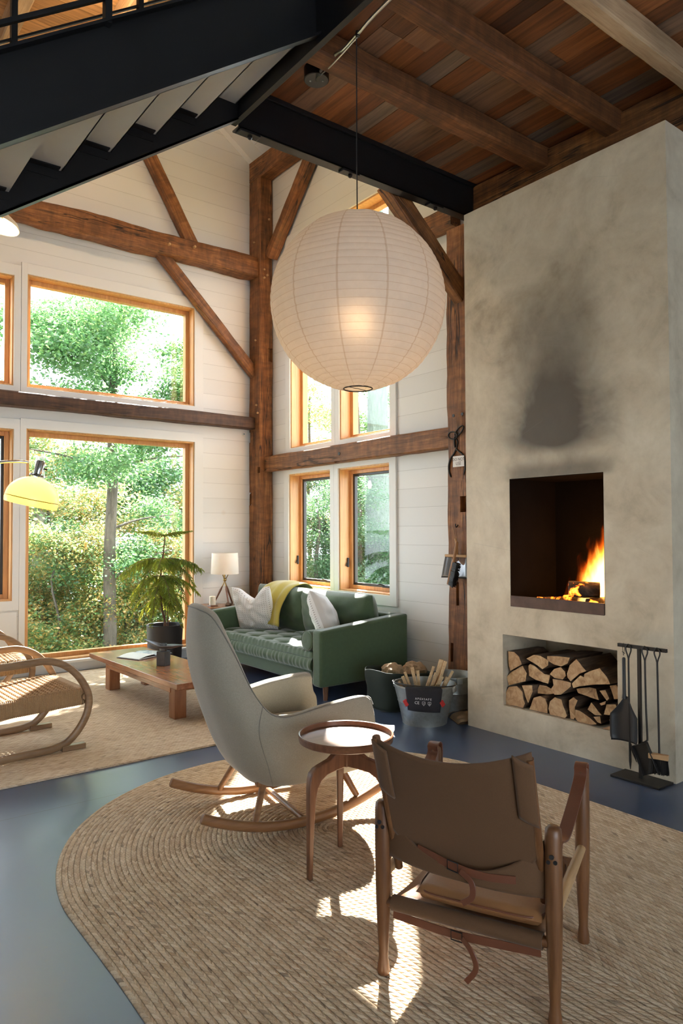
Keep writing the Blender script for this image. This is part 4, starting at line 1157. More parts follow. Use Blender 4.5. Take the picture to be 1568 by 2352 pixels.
for z, s in ((R*cos(th0), 1), (-R*cos(th0), -1)):
    m = MB(); rr = R*sin(th0); m.tube([(rr*cos(2*pi*i/40), rr*sin(2*pi*i/40), z) for i in range(40)], .0035, 6, closed=True)
    if s < 0:
        m.tube([(-rr, 0, z), (rr, 0, z)], .0016, 5)
    m.build('wire_ring', M['iron'], ln, smooth=60)
m = MB(); m.tube([(0, 0, R), (0, 0, .05)], .0035, 6); m.lathe([(.018, .05), (.022, .03), (.022, -.04), (0, -.04)], n=14); m.build('socket', M['black'], ln, smooth=60)
def bulbmat():
    n = NT('lit bulb'); e = n.n.new('ShaderNodeEmission'); e.inputs[0].default_value = (1, .72, .42, 1); e.inputs[1].default_value = 18; n.link(e.outputs[0], n.out.inputs[0]); return n.mat
M['bulb'] = bulbmat()
m = MB(); m.lathe([(0, -.04), (.014, -.045), (.018, -.07), (.032, -.10), (.034, -.12), (.026, -.145), (0, -.156)], n=18); m.build('bulb', M['bulb'], ln, smooth=180)
m = MB(); m.tube([(0, 0, R), (.001, .002, .75), (0, 0, 1.475)], .0034, 6); m.build('cord', M['black'], ln, smooth=60)

cv = thing('ceiling_canopy', 'round black ceiling junction canopy where the lantern cable leaves the planks', 'light fitting', (2.565, 3.575, 4.278))
m = MB(); m.lathe([(0, 0), (.074, 0), (.078, .004), (.078, .078), (0, .078)], n=48, capb=False); m.build('canopy', M['black'], cv, smooth=40)
for y in (-.04, .04):
    m = MB(); m.lathe([(.006, .0), (.006, -.004), (0, -.006)], (y*.77, -y*.6, 0), n=10, capt=False); m.build('screw', M['galv'], cv, smooth=40)
m = MB(); m.tube(spline([(0, 0, 0), (-.03, -.06, -.02), (-.09, -.28, -.085), (-.16, -.58, -.135), (-.163, -.605, -.133)], 30), .0042, 6); m.build('cable', M['galv'], cv, smooth=60)
cd = thing('conduit', 'thin bright steel conduit running under the loft joists to the black canopy', 'conduit', (2.40, 2.96, 4.158))
pts = [(-.03, -4.2, .022), (-.028, -1.6, .022), (-.02, -.35, .012), (.0, .0, .0), (.03, .16, .018), (.055, .26, .055), (.10, .42, .10), (.135, .53, .125)]
m = MB(); m.tube(spline(pts, 70), .0095, 10); m.build('pipe', M['galv'], cd, smooth=60)
m = MB(); m.tube([(-.021, -.40, .014), (-.021, -.33, .012)], .0125, 10); m.bx(-.06, .02, -.375, -.355, .022, .040); m.build('strap', M['galv'], cd, smooth=40)
m = MB(); m.tube([(.0, .0, .014), (.0, 0, -.014)], .012, 8); m.build('clamp', M['black'], cd, smooth=40)

# ------------------------------------------------------------------ yellow arc lamp and the dish pendant
def yellow():
    n = NT('yellow opal acrylic'); d = n.n.new('ShaderNodeBsdfPrincipled'); d.inputs['Base Color'].default_value = (.86, .66, .10, 1); d.inputs['Roughness'].default_value = .12
    t = n.n.new('ShaderNodeBsdfTranslucent'); t.inputs[0].default_value = (.98, .80, .18, 1)
    mx = n.n.new('ShaderNodeMixShader'); mx.inputs[0].default_value = .5
    n.link(d.outputs[0], mx.inputs[1]); n.link(t.outputs[0], mx.inputs[2]); n.link(mx.outputs[0], n.out.inputs[0]); return n.mat
M['yellow'] = yellow()
al = thing('arc_lamp', 'chrome arc floor lamp with a glossy yellow dome shade', 'lamp', (1.205, 4.8, 1.655))
tilt = Matrix.Rotation(radians(11), 4, Vector((.61, .79, 0)).cross(Vector((0, 0, 1))).normalized().cross(Vector((0, 0, 1))).normalized()) if False else Matrix.Rotation(radians(13), 4, Vector((.61, .79, 0)))
def AL(o): o.matrix_basis = tilt; return o
m = MB(); R2 = .160
m.lathe([(R2*1.0, -.028), (R2*1.012, .0), (R2*1.0, .012)] , n=56, capb=False)
m.lathe([(R2*.995, .016)] + [(R2*cos(a), .016+R2*.86*sin(a)) for a in [i*pi/2/14*.93 for i in range(15)]], n=56, capb=False)
AL(m.build('lamp_shade', M['yellow'], al, smooth=60))
m = MB(); m.tube([(R2*.995*cos(2*pi*i/56), R2*.995*sin(2*pi*i/56), .014) for i in range(56)], .0032, 6, closed=True); AL(m.build('trim_ring', M['brass'], al, smooth=60))
m = MB(); m.lathe([(.05, .160), (.045, .172), (.026, .178), (.026, .255), (.022, .262), (0, .262)], n=28, capb=False); AL(m.build('neck', M['chrome'], al, smooth=40))
m = MB(); m.tube([(.026, 0, .215), (.05, 0, .212)], .005, 8); AL(m.build('switch', M['black'], al, smooth=60))
m = MB(); arc = [(-.02, .0, .245), (-.10, .005, .245), (-.22, .01, .225), (-.42, .015, .14), (-.75, .02, -.12), (-1.05, .02, -.55), (-1.22, .02, -1.1), (-1.25, .02, -1.63)]
m.tube(spline(arc, 60), .0095, 10); m.build('arc_arm', M['chrome'], al, smooth=60)
m = MB(); m.lathe([(0, -1.655), (.20, -1.655), (.20, -1.625), (.19, -1.615), (0, -1.615)], (-1.25, .02, 0), n=40, capb=False); m.build('base', M['stone'], al, smooth=40)
m = MB(); m.lathe([(0, .06), (.03, .04), (.034, .02), (.02, -.0), (0, -.01)], n=16); o = AL(m.build('bulb', M['bulb'], al, smooth=180))

dl = thing('dish_pendant', 'lit shallow dish pendant lamp cut by the left picture edge', 'lamp', (1.135, 5.5, 3.66))
dl.rotation_euler = (radians(0), radians(14), 0)
def enam():
    n = NT('cream glass'); d = n.n.new('ShaderNodeBsdfDiffuse'); d.inputs[0].default_value = (.82, .74, .58, 1); t = n.n.new('ShaderNodeBsdfTranslucent'); t.inputs[0].default_value = (.45, .28, .12, 1)
    mx = n.n.new('ShaderNodeMixShader'); mx.inputs[0].default_value = .12; n.link(d.outputs[0], mx.inputs[1]); n.link(t.outputs[0], mx.inputs[2]); n.link(mx.outputs[0], n.out.inputs[0]); return n.mat
M['enamel'] = enam()
m = MB(); m.lathe([(.03, .085), (.08, .070), (.13, .035), (.150, .0), (.147, -.002), (.126, .028), (.08, .060), (.03, .075)], n=48, capb=False); m.build('dish', M['enamel'], dl, smooth=60)
m = MB(); m.tube([(0, 0, .10), (0, 0, .05)], .022, 14); m.build('socket', M['brass'], dl, smooth=60)
m = MB(); m.lathe([(0, .06), (.018, .045), (.022, .03), (.012, .012), (0, .008)], n=16); m.build('bulb', M['bulb'], dl, smooth=180)
m = MB(); m.tube([(0, 0, .10), (-.12, 0, .55), (-.35, 0, 1.3), (-.60, 0, 2.45)], .004, 6); m.build('cord', M['black'], dl, smooth=60)

# ------------------------------------------------------------------ woven rope lounge chairs
M['rope'] = fabric('abaca rope', (.36, .225, .115), .22, 120, .5, .9, .1)
def lounge(name, label, loc, rz):
    t = thing(name, label, 'chair', loc, rz, 'bentwood rope lounge chairs')
    # local: x forward, loops at y = 0 (near) and y = .66 (far); front of loop at x=0
    prof = [(-.215, .012), (-.30, .006), (-.55, .002), (-.80, .002), (-.98, .012), (-1.10, .06), (-1.17, .16), (-1.185, .29), (-1.15, .42), (-1.07, .52), (-.95, .57), (-.75, .578), (-.55, .575), (-.40, .583), (-.27, .583), (-.172, .549), (-.095, .488), (-.035, .405), (0, .312), (-.012, .205), (-.068, .105), (-.143, .035)]
    for y in (0, .66):
        m = MB(); pts = [V(x-.02 if x > -.3 else x, y, z+.018) for x, z in prof]
        tab = [(i, p) for i, p in enumerate(pts + [pts[0]])]
        fine = [lerp_table(tab, i*len(pts)/110) for i in range(110)]
        m.tube(fine, 1, closed=True, sq=(.046, .030), up=(0, 1, 0)); m.build('loop_frame', M['oakbent'], t, smooth=50)
        m = MB(); m.bx(-.20, -.045, y-.024, y+.024, .0, .034); m.build('foot_block', M['oakbent'], t, smooth=30, bevel=.003)
    m = MB(); m.tube([(-.04, 0, .335), (-.04, .66, .335)], .022, 10); m.build('front_rail', M['oakbent'], t, smooth=60)
    m = MB(); m.tube([(-.76, 0, .31), (-.76, .66, .31)], .022, 10); m.build('rear_rail', M['oakbent'], t, smooth=60)
    m = MB(); m.tube([(-1.13, 0, .86), (-1.13, .66, .86)], .017, 10); m.tube([(-.78, .03, .31), (-1.13, .03, .86)], .016, 8); m.tube([(-.78, .63, .31), (-1.13, .63, .86)], .016, 8); m.tube([(-.04, .048, .333), (-.76, .048, .306)], .020, 8); m.tube([(-.04, .612, .333), (-.76, .612, .306)], .020, 8); m.build('back_frame', M['oakbent'], t, smooth=60)
    m = MB(); m.box((-.62, .33, .03), (.075, .66, .030)); m.build('stretcher', M['oakbent'], t, smooth=30, bevel=.003)
    # rope seat: level seat on side rails, then the reclined back; cords over and under
    path = [(-.050, .372), (-.12, .384), (-.30, .378), (-.50, .366), (-.70, .352), (-.80, .365), (-.90, .47), (-1.0, .62), (-1.13, .86)]
    def S(w, y):
        return lerp_table([(i/(len(path)-1), (a, y, b)) for i, (a, b) in enumerate(path)], w)
    m = MB(); n1, n2 = 30, 46
    for i in range(n1):
        y = .05 + .56*i/(n1-1)
        m.tube([S(j/150, y) + V(0, 0, .006*(1 if (int(j/150*n2) + i) % 2 else -1)*abs(sin(pi*j/150*n2))) for j in range(151)], .0064, 5)
    for k in range(n2):
        w = (k+.5)/n2
        m.tube([S(w, .04+.58*j/60) + V(0, 0, -.006*(1 if (k + int(j/60*n1)) % 2 else -1)*abs(sin(pi*j/60*n1))) for j in range(61)], .0064, 5)
    for i in range(52):       # dense wrapping round the front rail
        y = .045 + .57*i/51
        m.tube([(-.085, y, .292), (-.030, y, .284), (-.010, y, .300), (-.010, y, .360), (-.030, y, .382), (-.085, y, .384)], .0068, 5)
    for yy, sg in ((.048, -1), (.612, 1)):   # and round both side rails
        for i in range(62):
            x = -.045 - .70*i/61; d = -.028*i/61
            m.tube([(x, yy - sg*.03, .386+d), (x, yy + sg*.012, .382+d), (x, yy + sg*.020, .350+d), (x, yy + sg*.020, .305+d), (x, yy + sg*.010, .282+d), (x, yy - sg*.03, .280+d)], .0072, 5)
    m.build('rope_seat', M['rope'], t, smooth=60)
    return t
lounge('lounge_chair', 'bentwood rope lounge chair at the left edge, nearer of the two', (1.622, 4.885, .0125), radians(3))
lounge('lounge_chair', 'bentwood rope lounge chair by the window, mostly behind the nearer one', (1.615, 6.28, .0125), radians(-2))

# ------------------------------------------------------------------ potted pine
pl = thing('potted_pine', 'tall drooping indoor pine in a black round pot by the picture window', 'plant', (3.205, 7.30, 0))
m = MB(); m.lathe([(0, 0), (.165, 0), (.172, .006), (.192, .44), (.196, .455), (.190, .462), (.182, .455), (.178, .40), (0, .40)], n=56, capb=False); m.build('pot', M['pot'], pl, smooth=40)
m = MB(); m.lathe([(0, .405), (.10, .408), (.178, .402)], n=24, capb=False); m.build('soil', M['soil'], pl, smooth=60)
M['pine_bark'] = plain('pine stem bark', (.13, .062, .035), .8, 0, .3, 40, .3)
def needles_mat():
    n = NT('pine needles'); v = n.coord('Object', rand=False); f = n.noise(v, 9, 3); g = n.noise(v, 60, 2)
    c = n.ramp(n.math('ADD', n.math('MULTIPLY', f, .6), n.math('MULTIPLY', g, .4)), [(.35, (.022, .085, .022)), (.52, (.060, .165, .035)), (.68, (.21, .26, .045))])
    tcol = n.mix(f, (.30, .40, .03), (.62, .46, .05))
    d = n.n.new('ShaderNodeBsdfPrincipled'); n.link(c, d.inputs['Base Color']); d.inputs['Roughness'].default_value = .5
    t = n.n.new('ShaderNodeBsdfTranslucent'); n.link(tcol, t.inputs[0])
    mx = n.n.new('ShaderNodeMixShader'); mx.inputs[0].default_value = .42; n.link(d.outputs[0], mx.inputs[1]); n.link(t.outputs[0], mx.inputs[2]); n.link(mx.outputs[0], n.out.inputs[0]); return n.mat
M['needles'] = needles_mat()
stems = [[(.02, -.01, .40), (-.03, 0, .62), (-.055, .01, .86), (-.035, 0, 1.10), (-.01, 0, 1.32), (.0, 0, 1.42)], [(.05, .02, .40), (.045, .03, .60), (.055, .02, .82), (.05, .02, .96)], [(.0, .03, .40), (.03, .06, .58), (.02, .07, .75)]]
mst = MB()
for i, s in enumerate(stems): mst.tube(spline(s, 20), [.013-.007*k/20 if i == 0 else .008-.004*k/20 for k in range(21)], 8)
rg = random.Random(11); ml = MB()
def frond(base, ang, length, rise, droop, dens=1.0, z_up=False):
    d = V(cos(ang), sin(ang), 0); side = V(-sin(ang), cos(ang), 0)
    n = 14; ax = []
    for i in range(n+1):
        t = i/n
        ax.append(base + d*(length*t*(1-.12*t)) + V(0, 0, rise*t - droop*t*t))
    mst.tube(ax, [.0045-.003*i/n for i in range(n+1)], 5)
    nb = int(27*length/.45*dens)
    for i in range(nb):
        t = .10+.90*i/max(1, nb-1)
        k = t*n; a = int(min(k, n-1)); p = ax[a].lerp(ax[a+1], k-a)
        for s in (-1, 1):
            L = (.135*length/.45+.01)*(1-.62*t**2)*rg.uniform(.75, 1.15)
            out = side*s*rg.uniform(.55, .95) + d*rg.uniform(.25, .65)
            tip = p + out*L*.72 + V(0, 0, -L*rg.uniform(.35, 1.0)*(.35 if z_up else 1))
            midp = p.lerp(tip, .45) + V(0, 0, L*.16)
            # branchlet clothed with short needles: two crossed tapering blades
            dr = (tip-p).normalized(); w1 = dr.cross(V(0, 0, 1)).normalized(); w2 = dr.cross(w1)
            for w in (w1, w2):
                r = .0052
                vs = [p-w*r*.5, p+w*r*.5, midp-w*r, midp+w*r, tip-w*r*.25, tip+w*r*.25]
                ml.raw(vs, [(0, 1, 3, 2), (2, 3, 5, 4)])
for (z, nfr, L, rise, droop, off, up_) in ((1.405, 6, .36, .10, .05, .5, True), (1.15, 6, .50, .09, .20, .15, False), (1.12, 4, .44, .06, .27, .7, False), (.985, 5, .44, .04, .30, .9, False), (.86, 5, .36, .02, .30, .2, False), (.74, 4, .30, .02, .28, .7, False)):
    st_ = spline(stems[0], 40); b_ = min(st_, key=lambda q: abs(q.z-z))
    for k in range(nfr):
        frond(b_, off + 2*pi*k/nfr + rg.uniform(-.2, .2), L*rg.uniform(.88, 1.12), rise, droop*rg.uniform(.8, 1.2), 1.25, up_)
for (s, z, nfr, L) in ((1, .94, 5, .30), (2, .74, 4, .26), (1, .78, 4, .30)):
    b_ = min(spline(stems[s], 30), key=lambda q: abs(q.z-z))
    for k in range(nfr): frond(b_, 1.1*s + 2*pi*k/nfr + rg.uniform(-.3, .3), L*rg.uniform(.85, 1.1), .04, .22)
# keep clear of the window glass
ml.v = [(x, min(y, .375), z) for x, y, z in ml.v]; mst.v = [(x, min(y, .375), z) for x, y, z in mst.v]
mst.build('stem', M['pine_bark'], pl, smooth=60)
ml.build('foliage', M['needles'], pl, smooth=0)

# ------------------------------------------------------------------ logs
def logmats():
    n = NT('split log end'); v = n.coord('Object', (2, 16, 16)); a = n.noise(v, 1.4, 6, .65, 1.0); w = n.coord('Object', (1, 1, 1)); b = n.noise(w, 7, 4)
    oi = n.n.new('ShaderNodeObjectInfo')
    c = n.ramp(n.math('ADD', n.math('MULTIPLY', a, .6), n.math('MULTIPLY', b, .4)), [(.32, (.16, .075, .028)), (.47, (.44, .27, .125)), (.62, (.66, .47, .26))])
    c = n.mix(n.math('MULTIPLY', oi.outputs['Random'], .45), c, (.36, .20, .11))
    n.bsdf(c, .85, 0, n.bump(a, .6, .006)); M['log_end'] = n.mat
    n = NT('log bark'); v = n.coord('Object', (2, 14, 14)); a = n.noise(v, 1.6, 6, .65, 1.0)
    c = n.ramp(a, [(.3, (.035, .02, .012)), (.5, (.10, .06, .035)), (.7, (.20, .125, .07))]); n.bsdf(c, .9, 0, n.bump(a, .9, .01)); M['bark'] = n.mat
logmats()
LOGS = [
([(3.335,.595),(3.28,.596),(3.236,.567),(3.215,.517),(3.315,.456),(3.329,.489)], 'small yellowish split log at the top left of the stack in the niche', 0),
([(3.36,.408),(3.315,.447),(3.215,.509),(3.18,.459),(3.188,.403),(3.342,.348)], 'pale blocky split log touching the left side of the niche, below the small yellowish one', .01),
([(3.179,.563),(3.115,.598),(3.059,.599),(2.989,.578),(2.992,.544),(3.04,.509),(3.088,.53)], 'pinkish rough log in the top row, second from the left', .0),
([(3.176,.512),(3.161,.528),(3.123,.519),(3.075,.492),(3.034,.473),(2.993,.474),(3.008,.413),(3.117,.423),(3.17,.443)], 'grey brown cracked log lying under the pinkish top log', .02),
([(3.005,.604),(2.912,.616),(2.822,.618),(2.842,.577),(2.893,.55),(2.946,.554),(3.002,.576)], 'half round yellow log with its flat side up in the top row', .0),
([(2.99,.483),(2.953,.525),(2.9,.544),(2.865,.519),(2.862,.492),(2.888,.463),(2.954,.464)], 'small tan log under the half round log, middle of the stack', .01),
([(2.846,.511),(2.823,.569),(2.772,.617),(2.696,.55),(2.748,.526),(2.818,.463),(2.843,.484)], 'large wedge shaped log at the top right of the stack', -.005),
([(2.808,.451),(2.742,.516),(2.712,.507),(2.708,.532),(2.674,.553),(2.597,.586),(2.551,.541),(2.526,.494),(2.628,.476),(2.749,.444),(2.796,.424)], 'widest pale log with a split, at the right below the wedge log', -.01),
([(3.377,.268),(3.327,.345),(3.253,.362),(3.21,.327),(3.186,.251),(3.205,.215),(3.27,.22),(3.366,.202)], 'big rounded log in the bottom left corner of the niche', -.005),
([(3.217,.372),(3.125,.388),(3.125,.342),(3.165,.255),(3.196,.318)], 'narrow pale triangular log beside the big rounded bottom left log', .0),
([(3.122,.354),(3.104,.388),(3.049,.389),(3.001,.375),(2.972,.352),(3.036,.332),(3.122,.325)], 'dark orange brown log set back right of the narrow triangular log', .05),
([(2.962,.457),(2.888,.46),(2.815,.456),(2.815,.431),(2.896,.363),(2.948,.353),(2.978,.384),(2.954,.416)], 'pale pink jagged log in the centre of the stack', .0),
([(2.8,.415),(2.7,.442),(2.652,.440),(2.632,.37),(2.719,.381),(2.787,.39)], 'brown four sided log under the widest pale log', .03),
([(3.155,.216),(3.119,.303),(3.063,.325),(3.022,.315),(3.003,.274),(3.004,.216)], 'brown half round log on the bottom row, second from the left', .0),
([(2.993,.253),(2.979,.306),(2.942,.341),(2.89,.334),(2.846,.235),(2.86,.216),(2.98,.216)], 'golden rough log on the bottom row, third from the left', -.005),
([(2.835,.338),(2.8,.366),(2.769,.35),(2.789,.304),(2.790,.234),(2.80,.218),(2.826,.218)], 'narrow curved log slice standing fourth on the bottom row', .0),
([(2.783,.237),(2.776,.292),(2.745,.29),(2.691,.269),(2.62,.229),(2.66,.216),(2.76,.216)], 'flat half round log with a curved crack low on the bottom right', -.015),
([(2.696,.305),(2.671,.355),(2.595,.288),(2.643,.279)], 'small triangular log resting above the flat half round one', .0),
([(2.608,.44),(2.57,.449),(2.541,.402),(2.559,.384)], 'thin split stick wedged beneath the right end of the widest log', .0),
([(2.549,.479),(2.506,.49),(2.472,.466),(2.471,.41),(2.519,.399)], 'dark four sided log against the right side of the niche', .02),
([(2.612,.358),(2.565,.382),(2.571,.361),(2.6,.347)], 'tiny brown wood end beneath the thin split stick', .0),
([(2.578,.297),(2.559,.363),(2.496,.375),(2.475,.34),(2.543,.299)], 'orange brown log near the right edge, just above the lowest chips', -.005),
([(2.643,.271),(2.595,.284),(2.585,.24),(2.613,.245)], 'small chunk of split wood between the flat log and the right edge', -.02),
([(2.532,.275),(2.503,.30),(2.480,.289),(2.495,.245)], 'orange wood chip beside the black ash pan', -.02),
([(2.574,.216),(2.515,.243),(2.49,.235),(2.49,.2145),(2.559,.2145)], 'small pale log end lowest in the right corner of the niche', -.03)]
rg = random.Random(21)
for (poly, lab, dx) in LOGS:
    cy = sum(p[0] for p in poly)/len(poly); cz = sum(p[1] for p in poly)/len(poly)
    # densify, shrink a hair so neighbours do not cut into each other, roughen
    pts = []
    for i, p in enumerate(poly):
        q = poly[(i+1) % len(poly)]
        for k in range(3):
            a = p[0]+(q[0]-p[0])*k/3; b_ = p[1]+(q[1]-p[1])*k/3
            pts.append((a, b_))
    L = rg.uniform(.33, .40); n_ = len(pts); m = MB(); rings = []
    sx = 4.062 + dx; tiltv = rg.uniform(-.008, .008)
    for i in range(5):
        x = L*i/4
        ring = []
        for (a, b_) in pts:
            f = .980 + .02*noise.noise(V(a*30, b_*30, x*5+cy*9))
            ring.append((x + .006*noise.noise(V(a*22, b_*22, 3))*(i == 0), (a-cy)*f + tiltv*i*.25, max((b_-cz)*f, .2145-cz)))
        rings += ring
    m.raw(rings, [(i*n_+j, i*n_+(j+1) % n_, (i+1)*n_+(j+1) % n_, (i+1)*n_+j) for i in range(4) for j in range(n_)], 1)
    cpt = [(-.001, 0, 0)]; m.raw([rings[j] for j in range(n_)] + [(rg.uniform(-.004, .002), 0, 0)], [(j, (j+1) % n_, n_) for j in range(n_)], 0)
    m.raw([rings[4*n_+j] for j in range(n_)], [tuple(reversed(range(n_)))], 0)
    o = m.build('split_log', [M['log_end'], M['bark']], smooth=35, weld=True); o.location = (sx, cy, cz)
    tag(o, lab, 'log', 'split logs stacked in the fireplace niche')

# ------------------------------------------------------------------ fire tools
ft = thing('fire_tool_stand', 'dark iron fire tool stand with hanging bar and flat base plate', 'tool stand', (3.93, 2.262, 0))
m = MB()
m.raw([(-.075, .150, 0), (.085, .150, 0), (.085, -.150, 0), (-.075, -.150, 0), (-.075, .150, .012), (.085, .150, .012), (.085, -.150, .012), (-.075, -.150, .012)],
      [(0, 1, 2, 3), (7, 6, 5, 4), (0, 4, 5, 1), (1, 5, 6, 2), (2, 6, 7, 3), (3, 7, 4, 0)]); m.build('base_plate', M['iron'], ft, smooth=30, bevel=.002)
m = MB(); m.bx(-.009, .009, -.009, .009, .012, .765); m.build('post', M['iron'], ft, smooth=30, bevel=.001)
m = MB(); m.bx(-.014, .004, -.170, .130, .760, .780); m.build('hanging_bar', M['iron'], ft, smooth=30, bevel=.001)
def hook_loop(m, y, z, x=-.0, r=.016):
    m.tube(spline([(x, y, z-.085), (x, y+.006, z-.06), (x, y+r, z-.032), (x, y+r*.9, z-.012), (x, y, z+.004), (x, y-r*.9, z-.012), (x, y-r, z-.032), (x, y-.006, z-.06), (x, y, z-.085)], 32), .0042, 8)
def tool(name, label, y, cat): return thing(name, label, cat, (3.910, y, 0), 0, 'tools on the fire stand')
t = tool('poker', 'iron fire poker with a barbed tip hanging second from the left on the stand', 2.318, 'poker')
m = MB(); hook_loop(m, 0, .778); m.tube([(0, 0, .70), (.0, 0, .25), (.0, -.002, .10), (.0, -.002, .055)], [.0052, .0058, .0075, .002], 10); m.tube([(0, -.003, .205), (0, -.018, .165), (0, -.042, .105)], [.006, .007, .002], 8); m.build('shaft', M['iron'], t, smooth=60)
t = tool('fire_shovel', 'small iron fire shovel hanging right of the stand post', 2.216, 'shovel')
m = MB(); hook_loop(m, 0, .778); m.tube(spline([(0, 0, .70), (0, -.002, .45), (0, -.008, .27), (-.002, -.006, .245), (-.014, .008, .232), (-.02, .022, .226)], 24), .0056, 10); m.build('handle', M['iron'], t, smooth=60)
m = MB()
tr = Matrix.Rotation(radians(-24), 4, 'X')
for (c, d) in (((0, 0, -.085), (.004, .095, .17)), ((-.010, .047, -.085), (.024, .004, .17)), ((-.010, -.047, -.085), (.024, .004, .17)), ((-.010, 0, -.002), (.024, .095, .004))): m.box(c, d)
o = m.build('blade', M['iron'], t, smooth=30, bevel=.001); o.matrix_basis = Matrix.Translation(V(-.012, .028, .222)) @ tr
t = tool('hearth_brush', 'hearth brush with a wooden block head hanging at the right end of the stand', 2.142, 'brush')
m = MB(); hook_loop(m, 0, .778); m.tube([(0, 0, .70), (.0, -.002, .45), (0, -.004, .19)], .0056, 10); m.build('handle', M['iron'], t, smooth=60)
m = MB(); m.box((-.0, 0, .170), (.036, .105, .028), Matrix.Rotation(radians(18), 3, 'Z')); m.build('head', M['peg'], t, smooth=30, bevel=.003)
m = MB()
for i in range(260):
    a, b_ = rg.uniform(-.048, .048), rg.uniform(-.013, .013); q = Matrix.Rotation(radians(18), 3, 'Z') @ V(b_, a, 0); l = rg.uniform(.075, .09)
    m.tube([(q.x, q.y, .158), (q.x*1.3+rg.uniform(-.004, .004), q.y*1.12, .158-l)], .0017, 3, caps=False)
m.build('bristles', M['black'], t, smooth=0)
t = tool('ash_shovel', 'black enamelled ash pan with long handle hanging leftmost on the stand', 2.348, 'shovel')
m = MB(); m.tube(spline([(0, 0, .785), (0, .006, .76), (0, .002, .712), (0, -.006, .76), (0, 0, .785)], 20), .0014, 5); m.tube([(0, .01, .735), (0, -.008, .725)], .002, 5); m.build('wire_loop', M['iron'], t, smooth=60)
m = MB(); m.tube([(0, 0, .702), (0, 0, .695), (0, 0, .49), (-.002, 0, .46)], [.006, .010, .010, .013], 12); m.build('handle', M['black'], t, smooth=60)
def pan(u, w):
    z = .475 - .265*w; hw = .014 + .072*min(1, (w/.42))**1.4 - .006*max(0, w-.85)*4
    if w > .95: hw *= .96
    a = 2*u-1; x = .004 - .034*(abs(a)**3)*min(1, w*2.2)
    return V(x, a*hw - .025*min(1, w*1.6)*0 - .018*w*0, z)
m = MB(); m.grid(pan, 20, 24); o = m.build('pan', M['black'], t, smooth=180); s_ = o.modifiers.new('S', 'SOLIDIFY'); s_.thickness = .003; o.location = (-.005, -.012, 0)

# ------------------------------------------------------------------ tongs with the note, hook, brush and dustpan on the post
tg = thing('ice_tongs', 'old iron tongs with two ring handles hanging on the fireplace post', 'tongs', (4.466, 4.20, 2.15))
def TP(y, z, x=0): return (x, y-4.20, z-2.15)
m = MB()
for (cy, cz, ry, rz_, an) in ((4.240, 2.270, .055, .032, -.1), (4.165, 2.300, .055, .038, .35)):
    m.tube([TP(cy + ry*cos(a)*cos(an)-rz_*sin(a)*sin(an), cz - ry*cos(a)*sin(an)*-1*-1 + rz_*sin(a)*cos(an), .004*cos(a)) for a in [2*pi*i/36 for i in range(36)]], .0062, 8, closed=True)
m.build('ring_handle', M['iron'], tg, smooth=60)
m = MB(); m.tube(spline([TP(4.215, 2.255), TP(4.215, 2.20, -.006), TP(4.212, 2.165)], 8), .0085, 8); m.tube(spline([TP(4.205, 2.245), TP(4.185, 2.21, .004), TP(4.195, 2.165), TP(4.205, 2.14)], 12), .0075, 8); m.build('link', M['iron'], tg, smooth=60)
m = MB(); m.tube(spline([TP(4.203, 2.150), TP(4.225, 2.115), TP(4.262, 2.08), TP(4.285, 2.03), TP(4.288, 1.975), TP(4.268, 1.925), TP(4.258, 1.915)], 30), [.008]*26+[.007, .006, .005, .004, .003], 8); m.build('arm', M['iron'], tg, smooth=60)
m = MB(); m.tube(spline([TP(4.200, 2.150), TP(4.165, 2.125), TP(4.125, 2.095), TP(4.105, 2.05), TP(4.10, 1.98), TP(4.118, 1.925)], 30), [.008]*26+[.007, .006, .005, .004, .003], 8); m.build('arm', M['iron'], tg, smooth=60)
nt_ = thing('paper_note', 'small white handwritten paper note saying do not use, hung on the tongs', 'note', (4.450, 4.161, 2.042))
M['note'] = plain('note paper', (.80, .80, .80), .7, 0, .02, 20); M['pencil'] = plain('pencil', (.12, .12, .13), .8)
m = MB(); m.bx(-.0008, .0008, -.064, .064, -.046, .046); o = m.build('sheet', M['note'], nt_, smooth=0); o.rotation_euler = (radians(0), 0, 0)
for (txt, z, dy, sz) in (('DO NOT', .016, .0, .034), ('USE', -.020, .0, .036)):
    text_mesh('handwriting', txt, sz, M['pencil'], nt_, (-.0014, dy, z), (radians(90), 0, radians(-90)))
m = MB(); m.bx(-.0018, -.001, -.050, -.002, -.0005, .0008); m.bx(-.0018, -.001, -.022, .022, -.040, -.0388); m.build('underline', M['pencil'], nt_, smooth=0)
hk = thing('coat_hook', 'small black hook screwed into the fireplace post above the dustpan', 'hook', (4.478, 4.193, 1.50))
m = MB(); m.tube(spline([(.004, 0, .018), (-.008, 0, .005), (-.022, 0, -.012), (-.034, 0, -.008), (-.036, 0, .014)], 14), .005, 8); m.box((.0, 0, .016), (.008, .018, .034)); m.build('hook', M['black'], hk, smooth=50)
M['panmetal'] = plain('pan metal', (.24, .24, .245), .3, .9, .1, 10)
dp = thing('dustpan', 'metal dustpan with wooden top edge hanging on the post behind the hand brush', 'dustpan', (4.425, 4.19, 1.48))
m = MB(); 
def dpan(u, w):
    a = 2*u-1; return V(.035-.045*abs(a)**5 + .02*(1-w), a*(.120+.030*w), -.235 - .19*w)
m.grid(dpan, 20, 10); o = m.build('pan', M['panmetal'], dp, smooth=180); s_ = o.modifiers.new('S', 'SOLIDIFY'); s_.thickness = .003
m = MB(); m.box((.03, 0, -.236), (.05, .245, .022)); m.build('back_bar', M['peg'], dp, smooth=30, bevel=.004)
